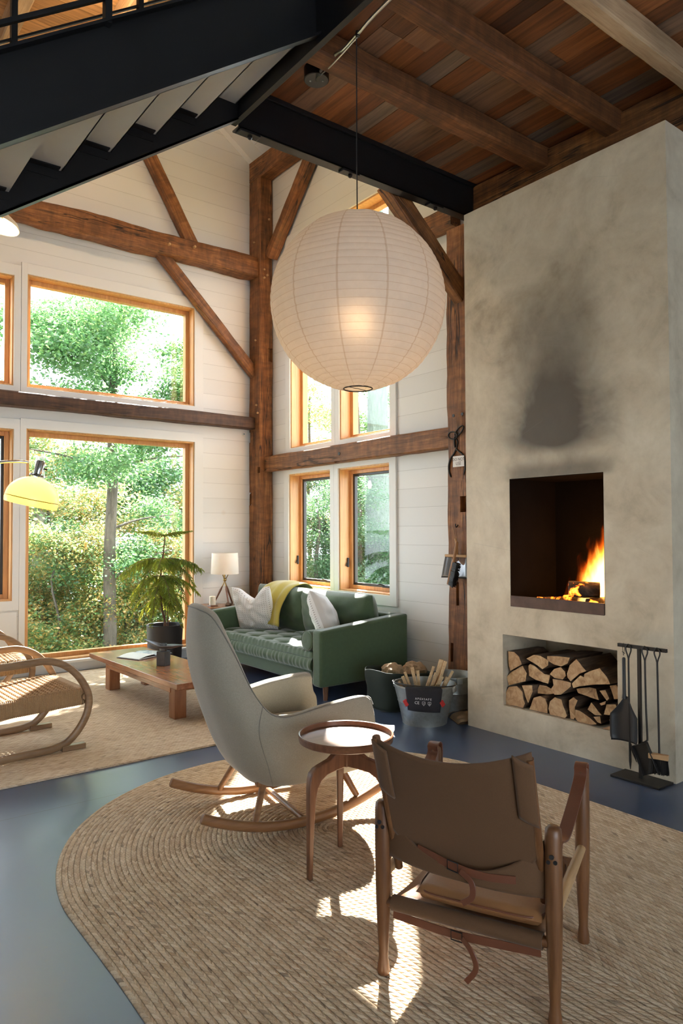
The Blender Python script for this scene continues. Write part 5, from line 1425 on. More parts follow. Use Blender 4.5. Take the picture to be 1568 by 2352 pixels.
m = MB(); m.tube([(.02, -.01, -.23), (.012, -.006, -.11), (.008, 0, -.09)], [.012, .011, .008], 10); m.tube([(.008, 0, -.09), (-.02, .002, .006)], .002, 5); m.build('handle', M['peg'], dp, smooth=60)
hb = thing('hand_brush', 'hand brush with wooden handle and black bristles hanging in front of the dustpan', 'brush', (4.392, 4.118, 1.47))
M['brushwood'] = wood('brush wood', (.22, .10, .04), (.34, .17, .075), (.45, .25, .12), 'Z', 10, 1.6, .45, .05, mottle=.2, knots=False)
m = MB(); m.tube(spline([(.01, .020, -.105), (.0, .026, -.16), (-.004, .036, -.215), (-.004, .050, -.27), (-.006, .078, -.36), (-.006, .108, -.465)], 26), [.009]+[.013]*10+[.012]*5+[.016]*11, 10, up=(1, 0, 0)); m.build('handle', M['brushwood'], hb, smooth=60)
m = MB()
for i in range(520):
    t = rg.random(); p = V(-.006, .052, -.272).lerp(V(-.006, .108, -.465), t); a = rg.uniform(-.015, .015)
    q = p + V(a, -.008, 0); e = q + V(a*1.2, -.055*rg.uniform(.9, 1.1), -.020*rg.uniform(.6, 1.4))
    m.tube([q, e], .0019, 3, caps=False)
m.build('bristles', M['black'], hb, smooth=0)
m = MB(); m.tube([(.01, .020, -.10), (.050, .073, .025), (.055, .078, .025), (.012, .022, -.10)], .0018, 5); m.build('leather_loop', M['leather_dark'], hb, smooth=60)

# ------------------------------------------------------------------ bucket of kindling, glove, second bucket, bags
def galv_mat():
    n = NT('galvanised sheet'); v = n.coord('Object'); a = n.noise(v, 6, 5, .6, .6); vo = n.n.new('ShaderNodeTexVoronoi'); n.link(v, vo.inputs['Vector']); vo.inputs['Scale'].default_value = 45
    f = n.math('ADD', n.math('MULTIPLY', a, .75), n.math('MULTIPLY', n.sep(vo.outputs['Color'])[0], .25))
    c = n.ramp(f, [(.25, (.22, .225, .205)), (.55, (.27, .28, .26)), (.8, (.33, .34, .325))]); n.bsdf(c, .42, .65, n.bump(a, .1, .01)); return n.mat
M['galvanised'] = galv_mat()
def bucket(name, label, loc, r0, r1, h, bail):
    t = thing(name, label, 'bucket', loc)
    m = MB(); m.lathe([(0, .012), (r0-.004, .012), (r0, 0), (r0+.004, 0), (r0+.004, .012), (r0+(r1-r0)*.55, h*.55), (r0+(r1-r0)*.57+.003, h*.57), (r0+(r1-r0)*.60, h*.60), (r1, h-.01), (r1+.007, h-.006), (r1+.007, h+.004), (r1-.002, h+.004), (r1-.005, h-.01), (r0-.002, .02), (0, .02)], n=64, capb=False); m.build('body', M['galvanised'], t, smooth=40)
    for s in (-1, 1):
        a = radians(115 if bail else 60); m = MB(); m.box((s*(r1+.006)*cos(a), s*(r1+.006)*sin(a), h-.02), (.02, .05, .05), Matrix.Rotation(a, 3, 'Z')); m.build('ear', M['galvanised'], t, smooth=30, bevel=.004)
    if bail:
        a = radians(115); ux, uy = cos(a), sin(a); px_, py_ = -sin(a), cos(a)
        m = MB(); m.tube([(ux*(r1+.012)*cos(b_) + px_*-(r1+.03)*sin(b_)*-.9, uy*(r1+.012)*cos(b_) + py_*-(r1+.03)*sin(b_)*-.9, h+.004+.022*sin(b_)) for b_ in [pi*i/30 for i in range(31)]], .0045, 8); m.build('bail_handle', M['iron'], t, smooth=60)
    return t
BK = (3.845, 3.965, 0)
bucket('metal_bucket', 'galvanised metal bucket full of kindling beside the fireplace', BK, .165, .232, .292, True)
bucket('metal_bucket', 'second galvanised bucket standing behind, against the fireplace post', (4.235, 4.04, 0), .13, .178, .30, False)
M['kindling'] = wood('kindling pine', (.36, .22, .10), (.55, .38, .20), (.68, .51, .31), 'Z', 14, 1.6, .7, .15, mottle=.2, knots=False)
ORD = ['first', 'second', 'third', 'fourth', 'fifth', 'sixth', 'seventh', 'eighth', 'ninth', 'tenth', 'eleventh', 'twelfth', 'thirteenth', 'fourteenth']
KX = [(-.165, .025, .30, .020), (-.14, .02, .34, .024), (-.115, .03, .37, .020), (-.075, .00, .41, .026), (-.045, .035, .38, .022), (.015, .03, .37, .022), (.035, .05, .41, .020), (.055, .00, .37, .028), (.085, -.03, .35, .030), (.115, .06, .46, .034), (.135, .04, .45, .026), (.145, -.02, .34, .026), (.175, .02, .38, .020)]
ex = V(.793, -.610, 0); ey = V(.610, .793, 0)       # across the bucket as seen / away
for i, (a, b_, top, w) in enumerate(KX):
    lean = .10*a/.17 + rg.uniform(-.03, .03)
    if 5 <= i <= 8: lean += .10
    p1 = V(BK[0], BK[1], 0) + ex*(a+lean*.35) + ey*(b_); p1.z = top
    p0 = V(BK[0], BK[1], 0) + ex*(a*.55 - lean*.5) + ey*(b_*.6); p0.z = .035
    o = beam('kindling_stick', tuple(p0), tuple(p1), w, w*rg.uniform(.45, .9), M['kindling'], up=tuple(ey), rough=.002, step=.06, chamfer=.0015)
    tag(o, ORD[i] + ' kindling stick from the left in the galvanised bucket' + (', broad flat one' if w > .032 else ''), 'kindling', 'kindling in the bucket')
gl = thing('work_glove', 'black fireproof glove cuff with white print and red tabs draped over the bucket rim', 'glove', BK)
M['glove'] = plain('black suede', (.016, .015, .018), .9, 0, .2, 60, .3); M['red'] = plain('red lining', (.42, .022, .018), .8); M['print'] = plain('white print', (.70, .68, .68), .7)
a0 = math.atan2(-.793, -.610)      # facing the camera
def gcu(u, w, off=0):
    ang = a0 + radians(-8) + (u-.5)*radians(64)
    hz = .298 - .172*max(0, w-.12)/.88 if w > .12 else .298 + .006*sin(pi*w/.12)
    r = (.165+(.232-.165)*hz/.292) + .016 + off
    if w < .12: r = .200 + .048*(w/.12)
    r += .010*max(0, w-.4) + .004*sin(u*7+1)
    return V(r*cos(ang), r*sin(ang), hz - .012*(u-.5)*(w > .12))
m = MB(); m.grid(gcu, 24, 16); o = m.build('cuff', M['glove'], gl, smooth=180); s_ = o.modifiers.new('S', 'SOLIDIFY'); s_.thickness = .010; s_.offset = 0
for (u, w) in ((-.04, .74), (1.05, .66)):
    p = gcu(u, w, .004); m = MB(); q = Matrix.Rotation(a0, 3, 'Z'); m.box(p, (.012, .036, .050), Matrix.Rotation(a0+(u-.5)*1.1, 3, 'Z') @ Matrix.Rotation(radians(35), 3, 'X')); m.build('red_tab', M['red'], gl, smooth=30, bevel=.006, label='red tab')
def on_glove(name, body, size, u, w):
    p = gcu(u, w, .0075); ang = a0 + radians(-8) + (u-.5)*radians(64)
    text_mesh(name, body, size, M['print'], gl, p, (radians(90), 0, ang+pi/2))
for i, ch in enumerate('APEXSAFE'): on_glove('logo_letter', ch, .021, .29+.058*i, .50)
on_glove('ce_letters', 'CE', .030, .31, .66)
for k, u in enumerate((.50, .66)):
    p = gcu(u, .665, .0085); ang = a0 + radians(-8) + (u-.5)*radians(64); m = MB()
    sh_ = [(-.011, .012), (.011, .012), (.011, -.002), (0, -.016), (-.011, -.002)]
    m.tube([(0, a, b_) for a, b_ in sh_], .0014, 5, closed=True); m.tube([(0, -.005, .002), (0, .0, -.006), (0, .006, .006)] if k == 0 else [(0, 0, -.008), (0, .004, .0), (0, 0, .007), (0, -.004, 0), (0, 0, -.008)], .0012, 5)
    o = m.build('shield_mark', M['print'], gl, smooth=0); o.location = p; o.rotation_euler = (0, 0, ang)
# green canvas log bag behind the bucket
gb = thing('canvas_bag', 'dark green canvas log bag sagging beside the sofa arm behind the bucket', 'bag', (4.05, 4.47, 0))
M['canvas_green'] = fabric('green canvas', (.020, .031, .023), .15, 260, .3, .9, .1)
def bagp(u, w):
    a = 2*pi*u; q = lambda c: (abs(c)**.55)*(1 if c >= 0 else -1)
    rx, ry = .255+.03*w, .185+.02*w
    z = .29*w + .03*w*noise.noise(V(cos(a)*1.3, sin(a)*1.3, 2)) - .03*w*cos(a)*1
    return V(rx*q(cos(a))*(1-.10*sin(pi*w)*0) + .012*noise.noise(V(a, w*3, 1)), ry*q(sin(a)) + .012*noise.noise(V(a*1.1, w*3, 5)), z+.004)
m = MB(); m.grid(bagp, 64, 14, wrapu=True); m.raw([bagp(i/64, 0) for i in range(64)], [tuple(range(64))]); o = m.build('bag', M['canvas_green'], gb, smooth=180)
s_ = o.modifiers.new('S', 'SOLIDIFY'); s_.thickness = .006; s_.offset = -1
m = MB(); m.lathe([(0, .17), (.17, .16)], n=20, capb=False); m.build('lining', M['canvas_green'], gb, smooth=60)
M['kraft'] = plain('kraft paper', (.34, .225, .125), .75, 0, .2, 8, .3)
for i, (dx, dy, r, lab) in enumerate(((-.07, .03, .09, 'crumpled brown paper in the green canvas bag, left lump'), (.13, -.07, .095, 'crumpled brown paper in the green canvas bag, right lump'))):
    m = MB()
    def crump(u, w):
        a, b_ = 2*pi*u, pi*(w-.5)*.995; d = V(cos(a)*cos(b_), sin(a)*cos(b_), sin(b_))
        k = 1 + .28*noise.noise(d*2.2+V(i*9, 0, 0)) + .16*abs(noise.noise(d*5+V(0, i*7, 0)))
        return d*r*k
    m.grid(crump, 28, 16, wrapu=True); o = m.build('crumpled_paper', M['kraft'], smooth=22); o.location = (4.05+dx*.9, 4.47+dy*.8, .285); o.scale = (1, 1, .72); tag(o, lab, 'paper', 'crumpled kraft paper in the bag')
pb = thing('paper_bag', 'folded brown paper bag lying on the floor between bucket and fireplace', 'bag', (4.17, 3.83, 0), radians(-28))
def pbag(u, w):
    a, b_ = 2*u-1, 2*w-1
    return V(.13*a, .165*b_, .004 + .045*(1-a*a)**.5*(.55+.45*sin(3*w)) + .010*noise.noise(V(a*3, b_*3, 0)))
m = MB(); m.grid(pbag, 16, 20); m.raw([(-.13, -.165, .001), (.13, -.165, .001), (.13, .165, .001), (-.13, .165, .001)], [(0, 1, 2, 3)]); m.build('bag', M['kraft'], pb, smooth=180)
m = MB(); m.grid(lambda u, w: pbag(u, .60+.10*w) + V(0, 0, .0015), 16, 3); m.build('black_band', M['black'], pb, smooth=180, label='black printed band')

# ------------------------------------------------------------------ fire
fr = thing('burning_fire', 'bright orange fire burning at the right side of the firebox', 'fire', (4.33, 2.78, .937))
def burning_log(name, p0, p1, r, lab, seed):
    n_ = 14; m = MB()
    p0, p1 = V(p0), V(p1); ax = (p1-p0).normalized(); a = ax.orthogonal().normalized(); b_ = ax.cross(a)
    vs = []
    for i in range(7):
        for j in range(n_):
            an = 2*pi*j/n_; k = r*(1+.16*noise.noise(V(cos(an)*1.5, sin(an)*1.5, seed+i*.6)))*(.86 if abs(an-1.2) < .9 else 1)
            vs.append(p0.lerp(p1, i/6) + (a*cos(an)+b_*sin(an))*k)
    m.raw(vs, [(i*n_+j, i*n_+(j+1) % n_, (i+1)*n_+(j+1) % n_, (i+1)*n_+j) for i in range(6) for j in range(n_)] + [tuple(range(n_)), tuple(6*n_+j for j in reversed(range(n_)))])
    o = m.build(name, M['charred'], smooth=50); tag(o, lab, 'log', 'burning logs'); return o
def charred():
    n = NT('charred log'); v = n.coord('Object'); a = n.noise(v, 14, 5, .65, .5)
    c = n.ramp(a, [(.35, (.015, .011, .009)), (.55, (.06, .04, .028)), (.7, (.15, .10, .07))])
    e = n.ramp(n.noise(v, 9, 4, .6, .8), [(.56, (0, 0, 0)), (.64, (1, .16, .01)), (.74, (1, .42, .06))])
    o = n.bsdf(c, .9, 0, n.bump(a, .8, .01)); n.link(e, o.inputs['Emission Color']); o.inputs['Emission Strength'].default_value = 2.2; return n.mat
M['charred'] = charred()
burning_log('burning_log', (4.16, 2.93, .985), (4.44, 2.70, 1.02), .034, 'charred log lowest in the fire, at the left of the flames', 1)
burning_log('burning_log', (4.13, 2.72, .978), (4.46, 2.62, 1.0), .036, 'charred log lowest in the fire, at its right end', 4)
burning_log('burning_log', (4.115, 2.865, 1.058), (4.235, 2.71, 1.052), .058, 'thick charred log on top with flames rising behind it', 7)
burning_log('burning_log', (4.12, 3.115, .970), (4.36, 3.0, .968), .026, 'thin charred log stub at the left end of the fire', 11)
burning_log('burning_log', (4.10, 2.885, .960), (4.30, 2.78, .958), .020, 'small glowing stick in front of the thick charred log', 15)
def flame_mat():
    n = NT('flame')
    tc = n.n.new('ShaderNodeTexCoord'); x, y, z = n.sep(tc.outputs['Object'])[:3]
    mp = n.n.new('ShaderNodeMapping'); mp.inputs['Scale'].default_value = (9, 15, 2.6); n.link(tc.outputs['Object'], mp.inputs[0])
    f = n.noise(mp.outputs[0], 1.0, 4, .6, 1.1)
    def mr(val, a, b, c, d):
        o = n.n.new('ShaderNodeMapRange'); o.interpolation_type = 'SMOOTHSTEP'; n.val(o.inputs[0], val)
        for i, q in enumerate((a, b, c, d)): o.inputs[i+1].default_value = q
        return o.outputs[0]
    # the hot column leans right; width falls with height
    yc = n.math('SUBTRACT', n.math('MULTIPLY', z, -.13), .03)
    w = n.math('MAXIMUM', n.math('SUBTRACT', .29, n.math('MULTIPLY', z, .32)), .06)
    r = n.math('DIVIDE', n.math('ABSOLUTE', n.math('SUBTRACT', y, yc)), w)
    core = n.math('SUBTRACT', 1.0, mr(r, .0, 1.0, 0, 1))
    hz = n.math('SUBTRACT', 1.0, mr(z, .16, .72, 0, 1))
    d = n.math('ADD', n.math('MULTIPLY', core, hz), n.math('MULTIPLY', n.math('SUBTRACT', f, .52), 1.5))
    d = mr(d, .10, .80, 0, 1)
    col = n.ramp(d, [(.0, (1, .05, .002)), (.35, (1, .13, .006)), (.7, (1, .30, .03)), (1, (1, .50, .11))])
    e = n.n.new('ShaderNodeEmission'); n.link(col, e.inputs[0])
    n.link(n.math('MULTIPLY', n.math('POWER', d, 1.8), 20), e.inputs[1])
    n.link(e.outputs[0], n.out.inputs['Volume']); return n.mat
M['flame'] = flame_mat()
m = MB()
def flame(u, w):
    a = 2*pi*u
    lean = -.10*w
    rx = .13*(1-w)**.55 + .012; ry = .29*(1-w)**.70 + .014
    k = 1 + .16*noise.noise(V(cos(a)*1.8, sin(a)*1.8, w*4))*(.3+w)
    return V(rx*cos(a)*k, max(ry*sin(a)*k + lean, -.228), .004 + .66*w)
m.grid(flame, 40, 26, wrapu=True); m.raw([flame(i/40, 0) for i in range(40)], [tuple(reversed(range(40)))]); m.raw([flame(i/40, 1) for i in range(40)], [tuple(range(40))])
m.build('flames', M['flame'], fr, smooth=180, weld=True)
m = MB()
m.grid(lambda u, w: V(-.10+.26*u, -.22+.50*w, .004 + .012*abs(noise.noise(V(u*7, w*7, 0)))), 14, 18)
def ember():
    n = NT('embers'); v = n.coord('Object'); e = n.ramp(n.noise(v, 16, 4, .6), [(.47, (.0, 0, 0)), (.56, (1, .10, .005)), (.68, (1, .40, .06))])
    o = n.bsdf((.03, .02, .015), .9); n.link(e, o.inputs['Emission Color']); o.inputs['Emission Strength'].default_value = 3.0; return n.mat
M['ember'] = ember()
o = m.build('ember_bed', M['ember'], fr, smooth=180); o['kind'] = 'stuff'

# small round wall sensor by the corner post, and the string light outside
sn = thing('wall_sensor', 'tiny round white sensor with blue centre on the gable wall beside the corner post', 'sensor', (4.397, 7.693, 2.659))
m = MB(); m.lathe([(.020, 0), (.020, .012), (.016, .016), (0, .016)], n=24, mat=Matrix.Rotation(pi/2, 3, 'X'), capb=False); m.build('body', M['trim'], sn, smooth=40)
m = MB(); m.lathe([(.008, .016), (.008, .018), (0, .018)], n=16, mat=Matrix.Rotation(pi/2, 3, 'X'), capb=False); m.build('lens', plain('blue lens', (.03, .16, .26), .3), sn, smooth=40)
sl = thing('string_light', 'single bulb hanging from a thin cable outside the right casement', 'string light', (6.0, 7.19, 2.17))
m = MB(); m.tube(spline([(-1.1, .75, .30), (0, 0, 0), (1.7, -1.25, .25)], 40), .004, 6); m.build('cable', M['black'], sl, smooth=60)
m = MB(); m.lathe([(.013, 0), (.015, -.05), (0, -.05)], n=14); m.build('socket', M['black'], sl, smooth=50)
m = MB(); m.lathe([(.012, -.05), (.024, -.085), (.028, -.115), (.018, -.15), (0, -.158)], n=18, capb=False); m.build('bulb', plain('pink bulb glass', (.75, .40, .34), .15), sl, smooth=180)
# ------------------------------------------------------------------ outdoors
def leaf_mat(name, stops, tstops, tr=.45):
    n = NT(name); at = n.n.new('ShaderNodeAttribute'); at.attribute_name = 'tone'
    f = n.sep(at.outputs['Color'])[0]
    c = n.ramp(f, stops); t = n.ramp(f, tstops)
    d = n.n.new('ShaderNodeBsdfPrincipled'); n.link(c, d.inputs[0]); d.inputs['Roughness'].default_value = .38; d.inputs['Specular IOR Level'].default_value = .7; tt = n.n.new('ShaderNodeBsdfTranslucent'); n.link(t, tt.inputs[0])
    mx = n.n.new('ShaderNodeMixShader'); mx.inputs[0].default_value = tr
    n.link(d.outputs[0], mx.inputs[1]); n.link(tt.outputs[0], mx.inputs[2])
    n.link(mx.outputs[0], n.out.inputs[0]); return n.mat
M['leaf_green'] = leaf_mat('green leaves', [(0, (.035, .095, .045)), (.5, (.06, .15, .065)), (1, (.13, .22, .09))], [(0, (.10, .27, .09)), (.6, (.20, .38, .12)), (1, (.46, .46, .15))])
M['leaf_mixed'] = leaf_mat('autumn leaves', [(0, (.045, .12, .05)), (.5, (.08, .165, .06)), (.72, (.24, .20, .06)), (1, (.42, .25, .08))], [(0, (.13, .30, .10)), (.5, (.28, .40, .13)), (.72, (.72, .52, .16)), (1, (.88, .50, .18))])
M['leaf_hemlock'] = leaf_mat('hemlock sprays', [(0, (.030, .075, .035)), (.5, (.05, .12, .06)), (1, (.10, .18, .09))], [(0, (.08, .20, .07)), (.6, (.14, .28, .10)), (1, (.24, .36, .14))], .35)
def barkm(name, a, b):
    n = NT(name); v = n.coord('Object', (6, 6, 1.2)); f = n.noise(v, 3, 6, .65, .8); n.bsdf(n.ramp(f, [(.35, a), (.65, b)]), .9, 0, n.bump(f, 1.0, .03)); return n.mat
M['bark_dark'] = barkm('brown bark', (.05, .042, .032), (.13, .11, .085)); M['bark_pale'] = barkm('pale bark', (.22, .21, .19), (.42, .41, .38)); M['bark_green'] = barkm('mossy bark', (.075, .10, .075), (.17, .21, .165))
def leaves(name, blobs, n, size, mat, parent, seed, tone=(0, 1), flat=.5):
    """blobs: (x,y,z,rx,ry,rz,weight) ; n leaf blades spread through them in small sprays"""
    r = np.random.default_rng(seed); b = np.array(blobs, dtype=float); wt = b[:, 6]/b[:, 6].sum()
    n = int(n*3.5); size *= .60; ns = max(1, n//9); k = r.choice(len(b), ns, p=wt)
    d = r.normal(size=(ns, 3)); d /= np.linalg.norm(d, axis=1)[:, None]; rad = r.random(ns)**.45
    c = b[k, :3] + d*rad[:, None]*b[k, 3:6]
    st = r.random(ns)
    c = np.repeat(c, 9, axis=0) + r.normal(size=(ns*9, 3))*np.array([.16, .16, .09])*(size/.09)**.5
    N = len(c); t = np.clip(np.repeat(st, 9)*.75 + r.random(N)*.35 - .05, 0, 1)*(tone[1]-tone[0])+tone[0]
    u = r.normal(size=(N, 3)); u[:, 2] *= flat; u /= np.linalg.norm(u, axis=1)[:, None]
    w = r.normal(size=(N, 3)); w[:, 2] *= flat; w -= u*(u*w).sum(1)[:, None]; w /= np.linalg.norm(w, axis=1)[:, None]
    s = size*(.6+.8*r.random(N))[:, None]
    P = np.stack([c-u*s*.5, c+w*s*.27, c+u*s*.5, c-w*s*.27], axis=1).reshape(-1, 3)
    me = bpy.data.meshes.new(name); me.vertices.add(4*N); me.vertices.foreach_set('co', P.astype(np.float32).ravel())
    me.loops.add(4*N); me.loops.foreach_set('vertex_index', np.arange(4*N, dtype=np.int32)); me.polygons.add(N)
    me.polygons.foreach_set('loop_start', np.arange(0, 4*N, 4, dtype=np.int32)); me.polygons.foreach_set('loop_total', np.full(N, 4, dtype=np.int32))
    me.materials.append(mat); me.update(calc_edges=True)
    ca = me.color_attributes.new('tone', 'FLOAT_COLOR', 'CORNER'); ca.data.foreach_set('color', np.repeat(np.stack([t, t, t, np.ones(N)], 1), 4, axis=0).astype(np.float32).ravel())
    o = bpy.data.objects.new(name, me); COL.objects.link(o)
    if parent: o.parent = parent
    return o
def tree(label, x, y, z0, h, r, mat_t, lmat, blobs, n, size, seed, branches=(), name='tree', tone=(0, 1)):
    t = thing(name, label, 'tree', (x, y, z0), 0, 'trees outside the windows')
    rg = random.Random(seed); m = MB(); k = 14
    m.tube([(.12*noise.noise(V(seed, i*.3, 0)), .12*noise.noise(V(seed, i*.3, 7)), h*i/k) for i in range(k+1)], [r*(1-.55*i/k) for i in range(k+1)], 12)
    for (zb, dx, dy, dz, rb) in branches: m.tube(spline([(0, 0, zb), (dx*.4, dy*.4, zb+dz*.65), (dx, dy, zb+dz)], 8), [rb*(1-.8*i/8) for i in range(9)], 6)
    m.build('trunk', mat_t, t, smooth=60)
    if n: leaves('foliage', blobs, n, size, lmat, t, seed, tone)
    return t
mb = MB(); mb.raw([(-40, 8.2, -.6), (60, 8.2, -.6), (60, 24, -3.2), (-40, 24, -3.2), (60, 60, -4), (-40, 60, -4), (5.2, 8.2, -.6), (5.2, -10, -.5), (60, -10, -1.5)], [(0, 1, 2, 3), (3, 2, 4, 5), (6, 7, 8, 1)])
def forest_floor():
    n = NT('forest floor'); v = n.coord('Object', rand=False); f = n.noise(v, 1.2, 6, .65, .5); n.bsdf(n.ramp(f, [(.35, (.05, .06, .025)), (.5, (.12, .12, .045)), (.65, (.26, .19, .08))]), .95, 0, n.bump(f, .8, .1)); return n.mat
tag(mb.build('ground', forest_floor(), smooth=0), 'leafy forest ground sloping away outside the windows', kind='structure')

# big tree behind the picture window (its crown fills the upper window)
rg = random.Random(2)
def crownblobs(cx, cy, z0, z1, R, k, rs, seed):
    r = random.Random(seed); out = []
    for i in range(k):
        a = r.uniform(0, 2*pi); q = R*r.random()**.5; z = r.uniform(z0, z1); s = rs*r.uniform(.6, 1.3)
        out.append((cx+q*cos(a), cy+q*sin(a), z, s, s, s*.55, s**2))
    return out
tree('tall leafy tree with a dark trunk centred in the picture window', 3.86, 10.8, -1.4, 6.3, .115, M['bark_dark'], M['leaf_green'],
     crownblobs(-.1, 0, 3.75, 6.5, 1.8, 44, .40, 3) + crownblobs(.1, .3, 1.2, 3.4, 1.5, 9, .34, 4), 19000, .10, 3,
     [(3.7, -1.3, .2, .4, .03), (3.8, 1.3, -.2, .3, .033), (4.3, -1.1, -.5, .6, .03), (4.5, 1.0, .4, .7, .03), (2.9, 1.1, -.3, .25, .022), (2.1, .9, -.4, .5, .022), (5.0, -.7, .2, .7, .022)], tone=(.0, .8))
tree('pale barked tree with a whitish trunk low at the left of the picture window', 3.74, 14.3, -1.6, 5.2, .17, M['bark_pale'], M['leaf_mixed'], crownblobs(0, 0, 3.2, 5.2, 1.6, 9, .5, 9), 4500, .12, 9)
tree('slim pale trunk further right behind the autumn leaves', 4.35, 17.5, -2.0, 6.5, .10, M['bark_pale'], M['leaf_mixed'], crownblobs(0, 0, 3.2, 6, 1.8, 9, .6, 19), 4500, .13, 19)
# lower autumn undergrowth filling the picture window
UL = [('bushy autumn sapling right outside the picture window, left part', 3.2, 11.3), ('bushy autumn sapling right outside the picture window, centre', 4.4, 11.6), ('bushy autumn sapling right outside the picture window, right part', 5.5, 11.4),
      ('yellowing young tree behind the saplings at the left', 3.6, 13.2), ('yellowing young tree behind the saplings at the right of the window', 6.2, 13.3), ('green young tree far behind the saplings', 5.6, 16.5), ('green young tree far back at the left edge of the window', 3.4, 17.0), ('light green tree far back at the right of the picture window', 7.4, 17.0), ('autumn tree outside the small left casement window', 2.3, 13.0)]
for i, (lab, x, y) in enumerate(UL):
    far = y > 15; top = 2.9 if y < 12 else 4.1 if y < 15 else 5.6
    low = .1
    tree(lab, x, y, -1.5 if y < 12 else -1.9 if y < 15 else -2.4, top-.3, .03 if y < 12 else .06, M['bark_dark'], M['leaf_mixed'] if i not in (5, 6, 7) else M['leaf_green'],
         crownblobs(0, 0, low, top, 1.0 if y < 12 else 1.35 if y < 15 else 2.0, 30, .36 if y < 12 else .5 if y < 15 else .8, 40+i), 13000 if y < 12 else 11000, .085 if y < 12 else .11 if y < 15 else .15, 40+i, name='sapling' if y < 12 else 'tree', tone=((.1, .95), (.2, 1), (.1, 1), (.25, 1), (.2, 1), (0, .8), (0, .8), (.2, 1), (.1, 1))[i])
# side woods seen through the casements
tree('big mossy hemlock trunk close behind the right casement', 10.9, 12.75, -1.8, 12, .34, M['bark_green'], M['leaf_hemlock'], crownblobs(0, 0, .5, 6.0, 1.8, 8, .6, 61), 3500, .10, 61)
tree('thin dark trunk left of the mossy one in the right casement', 10.4, 12.9, -1.8, 11, .12, M['bark_dark'], M['leaf_hemlock'], crownblobs(0, 0, .5, 5.0, 1.6, 7, .5, 62), 3000, .10, 62)
for i, (lab, x, y, hh, mt) in enumerate([('hemlock with fine sprays filling the left casement', 9.3, 13.0, 4.6, 'leaf_hemlock'), ('hemlock with fine sprays behind the mossy trunk', 12.4, 14.6, 5.5, 'leaf_hemlock'), ('hemlock with fine sprays between the casements', 10.9, 14.9, 5.5, 'leaf_hemlock'), ('yellow green tree further back behind both casements', 12.6, 18.0, 8.0, 'leaf_mixed'), ('orange tinted tree behind the upper left casement', 10.6, 17.6, 8.2, 'leaf_mixed'), ('green tree at the far right of the casement view', 15.2, 16.6, 8.0, 'leaf_green'), ('young hemlock close outside the casements', 11.9, 12.2, 3.4, 'leaf_hemlock')]):
    tree(lab, x, y, -2.0, hh-.4, .07, M['bark_dark'], M[mt], crownblobs(0, 0, .2, hh, 1.5 if y < 15.5 else 2.3, 30, .5 if y < 15.5 else .75, 70+i), 12000, .085 if mt == 'leaf_hemlock' else .14, 70+i, tone=(.2, 1) if mt == 'leaf_mixed' else (0, 1))

# ------------------------------------------------------------------ light
w = bpy.data.worlds.new('World'); SC.world = w; w.use_nodes = True
bg = w.node_tree.nodes['Background']; bg.inputs[0].default_value = (.79, .895, 1.0, 1); bg.inputs[1].default_value = 2.6
def light(kind, name, loc, energy, color, **k):
    l = bpy.data.lights.new(name, kind); l.energy = energy; l.color = color
    for a, b in k.items(): setattr(l, a, b)
    o = bpy.data.objects.new(name, l); COL.objects.link(o); o.location = loc; return o
sun = light('SUN', 'sun', (10, 14, 12), 20.0, (1, .975, .93), angle=radians(.53))
SUN = V(.71, .83, 1.0)
sun.rotation_euler = (-SUN).to_track_quat('-Z', 'Y').to_euler()
light('POINT', 'lantern_bulb_light', (LC[0], LC[1], LC[2]-.10), 6, (1, .66, .36), shadow_soft_size=.04)
light('POINT', 'table_lamp_light', (3.985, 7.40, 1.08), 13, (1, .66, .34), shadow_soft_size=.03)
light('POINT', 'arc_lamp_light', (1.205, 4.8, 1.70), 5, (1, .80, .45), shadow_soft_size=.03)
light('POINT', 'dish_light', (1.14, 5.5, 3.68), 4, (1, .78, .5), shadow_soft_size=.02)
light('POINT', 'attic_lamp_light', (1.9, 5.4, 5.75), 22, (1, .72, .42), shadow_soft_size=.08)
light('POINT', 'fire_light', (4.24, 2.74, 1.24), 1.6, (1, .36, .08), shadow_soft_size=.10)

# ------------------------------------------------------------------ camera (24 mm view, eye height 1.45 m)
cam = bpy.data.cameras.new('Camera'); co = bpy.data.objects.new('Camera', cam); COL.objects.link(co); SC.camera = co
YAW, PIT, ROL = radians(37.5813), radians(1.5908), radians(-.19691)
fw = V(sin(YAW)*cos(PIT), cos(YAW)*cos(PIT), sin(PIT)); rt = V(cos(YAW), -sin(YAW), 0); up = rt.cross(fw)
RT = rt*cos(ROL) + up*sin(ROL); UP = up*cos(ROL) - rt*sin(ROL)
mw = Matrix((RT, UP, -fw)).transposed().to_4x4(); mw.translation = V(0, 0, H); co.matrix_world = mw
cam.sensor_fit = 'HORIZONTAL'; cam.sensor_width = 36.0; cam.lens = 1638.84/1568*36.0; cam.clip_start = .05; cam.clip_end = 200
SC.view_settings.view_transform = 'Standard'; SC.view_settings.look = 'None'; SC.view_settings.gamma = 1; SC.view_settings.use_curve_mapping = False
SC.view_settings.exposure = 1.68
SC.cycles.use_denoising = True
SC.cycles.use_adaptive_sampling = True; SC.cycles.adaptive_threshold = .08; SC.cycles.adaptive_min_samples = 16
SC.cycles.max_bounces = 8; SC.cycles.diffuse_bounces = 5; SC.cycles.glossy_bounces = 4; SC.cycles.transmission_bounces = 6; SC.cycles.transparent_max_bounces = 12
SC.cycles.sample_clamp_indirect = 6.0; SC.cycles.caustics_reflective = False; SC.cycles.caustics_refractive = False
SC.cycles.volume_step_rate = 1.0; SC.cycles.volume_max_steps = 64

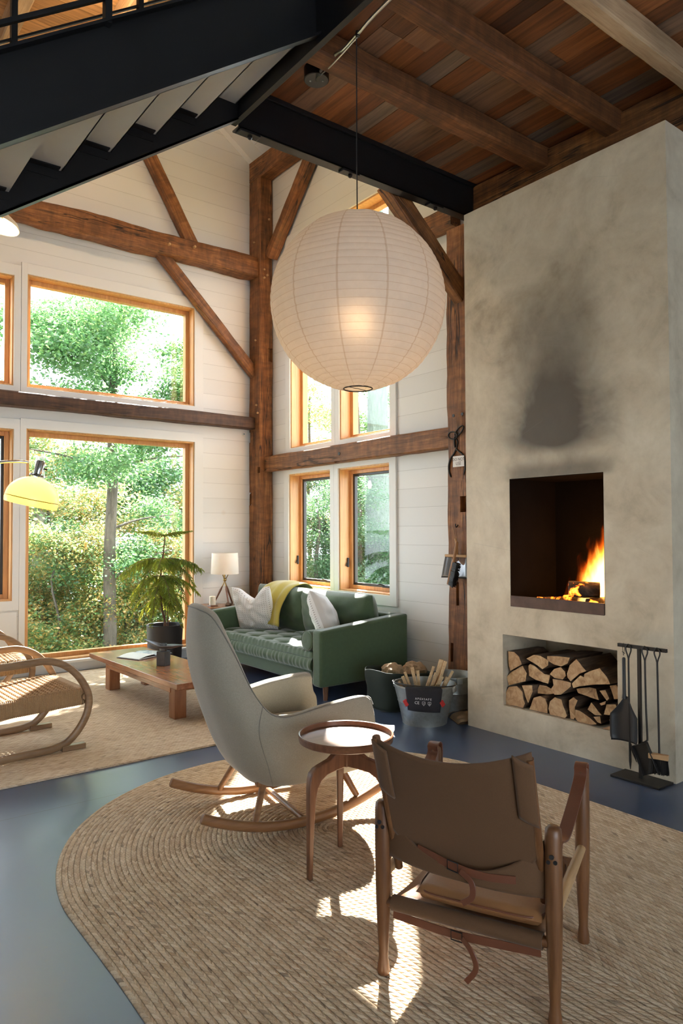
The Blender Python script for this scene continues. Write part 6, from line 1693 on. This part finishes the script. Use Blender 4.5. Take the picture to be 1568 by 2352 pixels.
# ------------------------------------------------------------------ sub-parts under the part they belong to
def nest(root, part, kids):
    ps = [c for c in root.children if c.name.split('.')[0] == part]
    if not ps: return
    for c in list(root.children):
        if c.name.split('.')[0] in kids:
            loc = c.matrix_basis.to_translation()
            if not loc.length and c.type == 'MESH': loc = sum((V(b) for b in c.bound_box), V(0, 0, 0))/8
            p = min(ps, key=lambda q: ((sum((V(b) for b in q.bound_box), V(0, 0, 0))/8 if not q.matrix_basis.to_translation().length else q.matrix_basis.to_translation()) - loc).length)
            mb_ = p.matrix_basis.inverted() @ c.matrix_basis
            c.parent = p; c.matrix_basis = mb_
for o in [q for q in SC.objects if q.parent is None and q.type == 'EMPTY']:
    k = o.name.split('.')[0]
    for part, kids in {'rocking_chair': [('shell', ['piping'])], 'safari_chair': [('belt', ['belt_tail']), ('seat_strap', ['strap_tail']), ('seat_cushion', ['piping']), ('leg', ['pivot_bolts'])],
                       'sofa': [('seat_cushion', ['piping'])], 'bolster': [('cover', ['piping'])], 'table_lamp': [('leg', ['leg_rod'])], 'potted_pine': [('pot', ['soil']), ('stem', ['foliage'])],
                       'hearth_brush': [('head', ['bristles'])], 'hand_brush': [('handle', ['bristles', 'leather_loop'])], 'arc_lamp': [('lamp_shade', ['trim_ring']), ('neck', ['switch'])], 'paper_lantern': [('paper_shade', ['wire_ring'])],
                       'steel_beam': [('bearing_clip', ['bolt'])], 'ceiling_canopy': [('canopy', ['screw'])], 'work_glove': [('cuff', ['red_tab', 'logo_letter', 'ce_letters', 'shield_mark'])],
                       'metal_bucket': [('body', ['ear', 'bail_handle'])], 'paper_bag': [('bag', ['black_band'])], 'paper_note': [('sheet', ['handwriting', 'underline'])], 'ash_shovel': [('handle', ['wire_loop'])],
                       'window_5': [('frame', ['lock_lever', 'crank_handle'])], 'window_6': [('frame', ['lock_lever', 'crank_handle'])], 'canvas_bag': [('bag', ['lining'])], 'lounge_chair': [('loop_frame', ['foot_block'])]}.get(k, []):
        nest(o, part, kids)
